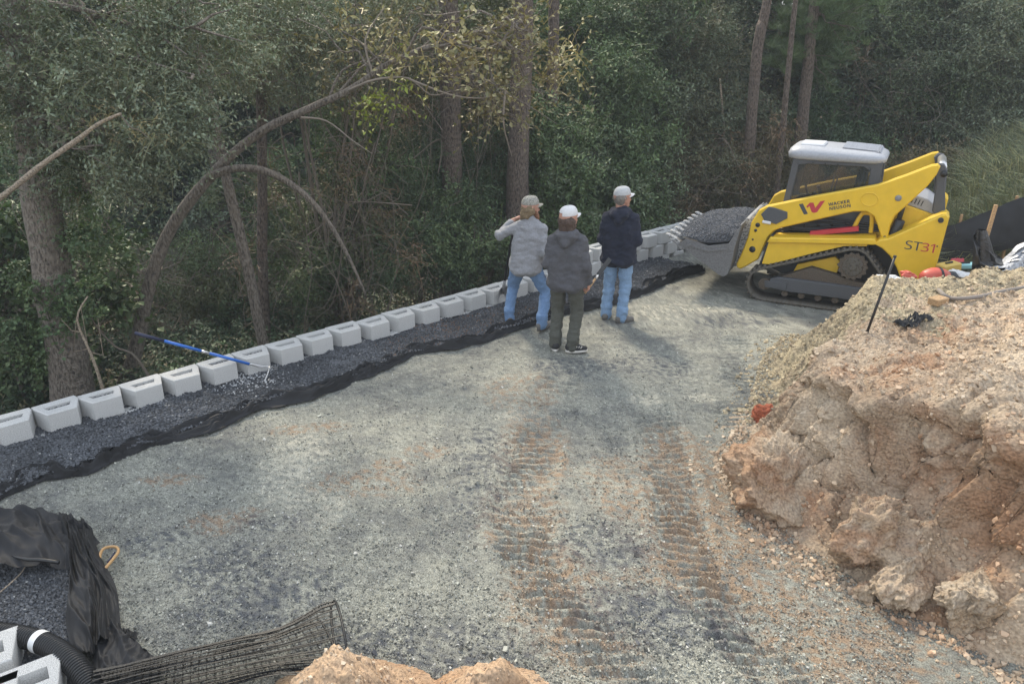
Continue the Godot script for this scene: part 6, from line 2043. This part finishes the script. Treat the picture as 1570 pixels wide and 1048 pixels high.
	var hoo := put(done(ho), "old_hose", mat(lin(0.2, 0.175, 0.155), 0.8))
	hoo.position = hs0
	tag(hoo, "muddy grey hose snaking over the top of the clay bank", "hose")
	var tt := P(1438, 466, bank_top(1438, 466))
	var tx := ST()
	box(tx, Vector3(0, 0.035, 0), Vector3(0.17, 0.07, 0.12), Basis(Vector3.UP, 0.5), 0.008)
	var txo := put(done(tx), "wood_offcut", M.wood)
	txo.position = tt
	tag(txo, "short wooden offcut half sunk in the bank's top", "offcut")
	var rg := P(1400, 497, bank_top(1400, 497))
	var rs := sheet(30, 14, func(u: float, v: float): return Vector3((u - 0.5) * 0.42, 0.03 + 0.05 * maxf(0.0, ridged(u * 60.0, v * 60.0 + 30.0)), (v - 0.5) * 0.14 + 0.05 * sin(u * 6.0)))
	var rso := put(rs, "fabric_scrap", M.cloth)
	rso.position = rg
	rso.rotation.y = 0.4
	tag(rso, "dark crumpled scrap of fabric on the bank beside the stake", "fabric")
	# --- silt fence beyond the loader
	var zf := -12.2
	var fA := thing("silt_fence", "black silt fence running uphill below the grassy slope", "fence", PZ(1452, 404, zf))
	var far := sheet(60, 14, func(u: float, v: float):
		var t := PZ(lerpf(1436, 1680, u), lerpf(350, 268, u) + 3.0 * sin(u * 9.0), zf + 0.5 * u)
		var b := PZ(lerpf(1436, 1680, u), lerpf(406, 352, u), zf + 0.5 * u + 0.12)
		var p := t.lerp(b, v)
		p.z += 0.05 * n1.get_noise_2d(u * 60.0, v * 20.0) + 0.06 * sin(PI * v)
		return p - fA.position)
	put(far, "fabric_panel", M.cloth, fA)
	for x in [1475, 1560, 1640]:
		var ss := ST()
		var u: float = (x - 1436.0) / 244.0
		var top := PZ(x, lerpf(350, 268, u) - 6, zf + 0.5 * u - 0.05) - fA.position
		box(ss, top - Vector3(0, 0.5, 0), Vector3(0.035, 1.05, 0.035), Basis.IDENTITY, 0.004)
		put(done(ss), "post", M.wood, fA)
	var zn := -8.9
	var fB := thing("sagging_fence", "collapsed silt fence of black film sagging from a wooden stake", "fence", PZ(1505, 440, zn))
	var near := sheet(70, 30, func(u: float, v: float):
		var top := PZ(lerpf(1492, 1680, u), lerpf(345, 330, u) + 95.0 * pow(sin(PI * clampf(u * 0.98 + 0.01, 0, 1)), 0.8) * 0.75, zn + 0.1)
		var bot := PZ(lerpf(1490, 1680, u), lerpf(436, 398, u), zn + 0.22)
		var p := top.lerp(bot, v)
		p.z += 0.08 * ridged(u * 90.0 + v * 20.0, v * 24.0) + 0.05 * n1.get_noise_2d(u * 120.0, v * 50.0)
		p.y = maxf(p.y, 0.6)
		return p - fB.position)
	put(near, "film_panel", M.film, fB)
	var bunch := sheet(24, 40, func(u: float, v: float):
		var a := u * TAU
		var c := PZ(lerpf(1506, 1512, v), lerpf(352, 440, v), zn + 0.12)
		var r := lerpf(0.05, 0.17, pow(v, 0.8)) * (1.0 - 0.35 * smoothstep(0.8, 1.0, v)) * (1.0 + 0.45 * n1.get_noise_2d(cos(a) * 30.0 + v * 10.0, sin(a) * 30.0))
		return c + Vector3(cos(a) * r, 0, sin(a) * r * 0.7) - fB.position)
	put(bunch, "bunched_film", M.film, fB)
	var ps2 := ST()
	box(ps2, PZ(1507, 385, zn + 0.05) - fB.position, Vector3(0.04, 1.1, 0.03), Basis(Vector3.BACK, -0.06), 0.004)
	put(done(ps2), "post", M.wood, fB)
	var pale := sheet(60, 26, func(u: float, v: float):
		var top := PZ(lerpf(1508, 1690, u), 400.0 - 112.0 * smoothstep(0.1, 0.75, u) + 6.0 * sin(u * 20.0), zn + 0.0 + 0.15 * u)
		var bot := PZ(lerpf(1514, 1690, u), 408.0 - 34.0 * smoothstep(0.25, 1.0, u), zn + 0.25)
		var p := top.lerp(bot, v)
		p.z += 0.07 * ridged(u * 60.0 + v * 50.0, v * 30.0 - u * 30.0) + 0.03
		return p - PZ(1540, 400, zn))
	var plo := put(pale, "plastic_sheet", M.sheet_pale)
	plo.position = PZ(1540, 400, zn)
	tag(plo, "silvery plastic sheet slumped over the sagging film fence", "sheet")
	var pale2 := sheet(40, 12, func(u: float, v: float):
		var p := PZ(lerpf(1515, 1570, u), lerpf(428, 396, u) + v * 14.0, zn + 0.42 + 0.05 * v)
		p.y += 0.03 * ridged(u * 60.0, v * 60.0)
		return p - PZ(1540, 415, zn + 0.4))
	var p2o := put(pale2, "plastic_strip", M.sheet_pale)
	p2o.position = PZ(1540, 415, zn + 0.4)
	tag(p2o, "torn strip of silvery plastic at the foot of the film fence", "sheet")
	# --- gear left behind the loader
	var zg := -9.25
	var r0 := PZ(1436, 428, zg)
	var red := thing("red_tool_case", "red domed tool case with black strap and black end", "case", r0)
	var rc := ST(true)
	var rp := []
	for k in 13: rp.append(Vector3(lerpf(-0.19, 0.17, k / 12.0), 0.02, 0))
	var rr := []
	for k in 13: rr.append(0.13 * pow(sin(PI * clampf(0.12 + 0.8 * k / 12.0, 0, 1)), 0.6))
	tube(rc, rp, rr, 20, true)
	put(done(rc), "shell", M.orange_red, red)
	var rs2 := ST(true)
	tube(rs2, [Vector3(0.0, 0.02, 0), Vector3(0.03, 0.02, 0)], [0.134, 0.134], 20, false)
	put(done(rs2), "strap", M.plastic_black, red)
	var rs3 := ST(true)
	tube(rs3, [Vector3(0.14, 0.0, 0), Vector3(0.2, 0.0, 0), Vector3(0.26, -0.02, 0)], [0.10, 0.1, 0.06], 20)
	put(done(rs3), "black_end", M.plastic_black, red)
	for q in [[1455, 409, -9.6, Vector3(0.26, 0.10, 0.16), lin(0.6, 0.42, 0.1), "yellow_box", "small yellow tool box beside the red domed case", "box", 0.2], [1480, 407, -9.7, Vector3(0.28, 0.06, 0.14), lin(0.25, 0.5, 0.55), "blue_box", "pale blue flat box lying by the film fence", "box", -0.35]]:
		var o := thing(q[5], q[6], q[7], PZ(q[0], q[1], q[2]), q[8])
		var s := ST()
		box(s, Vector3.ZERO, q[3], Basis(Vector3.BACK, 0.12), 0.012)
		put(done(s), "case_body", mat(q[4], 0.5), o)
		var s2 := ST()
		box(s2, Basis(Vector3.BACK, 0.12) * Vector3(0, q[3].y * 0.5 + 0.008, 0), Vector3(q[3].x * 0.4, 0.02, 0.03), Basis(Vector3.BACK, 0.12), 0.005)
		put(done(s2), "handle", M.plastic_black, o)
	var bags := [[1478, 424, -9.3, 0.13, M.white, "white_bag", "crumpled white bag between the red case and film fence"], [1363, 428, -9.05, 0.10, M.white, "white_bag", "white crumpled bag on the bank's back edge by the track"], [1392, 421, -9.15, 0.075, M.orange_red, "red_rag", "red rag lying behind the bank next to the loader"], [1470, 402, -9.9, 0.07, M.red, "red_rag", "crimson rag on top of the tool boxes"]]
	for q in bags:
		var o := put(lump(40 + int(q[0]) % 17, 3, 0.5), q[5], q[4])
		o.position = PZ(q[0], q[1], q[2])
		o.scale = Vector3(q[3] * 1.3, q[3] * 0.7, q[3])
		tag(o, q[6], "bag" if q[5] == "white_bag" else "rag")
func bank_top(x: float, y: float) -> float:      # height at which a pixel's ray meets the bank
	var h := 1.6
	while h > 0.0:
		var p := P(x, y, h)
		if bank_point(p.x, p.z).y >= h: return h
		h -= 0.02
	return 0.0

func _ready():
	rng.seed = 20240917
	n1.seed = 11
	n1.frequency = 0.05
	n1.fractal_octaves = 3
	n2.seed = 12
	n2.frequency = 0.05
	n2.fractal_octaves = 2
	n3.seed = 14
	n3.frequency = 0.05
	n3.fractal_type = FastNoiseLite.FRACTAL_NONE
	n3.noise_type = FastNoiseLite.TYPE_SIMPLEX_SMOOTH
	ncell.seed = 13
	ncell.noise_type = FastNoiseLite.TYPE_CELLULAR
	ncell.frequency = 0.05
	ncell.fractal_octaves = 2
	# --- camera, sky, sun, exposure
	var cam := Camera3D.new()
	cam.name = "camera"
	add_child(cam)
	cam.position = EYE
	cam.rotation_degrees = Vector3(-PITCH, 0, 0)
	cam.fov = rad_to_deg(2.0 * atan(524.0 / F))
	cam.far = 400.0
	cam.current = true
	var we := WorldEnvironment.new()
	we.name = "environment"
	var env := Environment.new()
	var sky := Sky.new()
	var sm := ProceduralSkyMaterial.new()
	sm.sky_top_color = Color(0.78, 0.82, 0.88)
	sm.sky_horizon_color = Color(0.93, 0.93, 0.91)
	sm.sky_curve = 0.2
	sm.ground_bottom_color = Color(0.2, 0.18, 0.16)
	sm.ground_horizon_color = Color(0.5, 0.5, 0.48)
	sm.energy_multiplier = 0.78
	sky.sky_material = sm
	env.background_mode = Environment.BG_SKY
	env.sky = sky
	env.tonemap_mode = Environment.TONE_MAPPER_LINEAR
	env.tonemap_exposure = 2.75
	env.sdfgi_enabled = true
	env.ssao_enabled = true
	env.ssil_enabled = true
	env.fog_enabled = true
	env.fog_density = 0.002
	env.fog_light_color = Color(0.82, 0.86, 0.9)
	we.environment = env
	add_child(we)
	var sun := DirectionalLight3D.new()
	sun.name = "sun"
	sun.light_energy = 0.7
	sun.light_angular_distance = 8.0
	sun.light_color = Color(1.0, 0.95, 0.86)
	sun.shadow_enabled = true
	sun.rotation_degrees = Vector3(-46, 180 + 20, 0)
	add_child(sun)
	# --- scene
	wall_setup()
	lanes_setup()
	blots_setup()
	bank_setup()
	make_materials()
	build_land()
	build_wall()
	build_woods()
	build_loader()
	build_people()
	build_site()
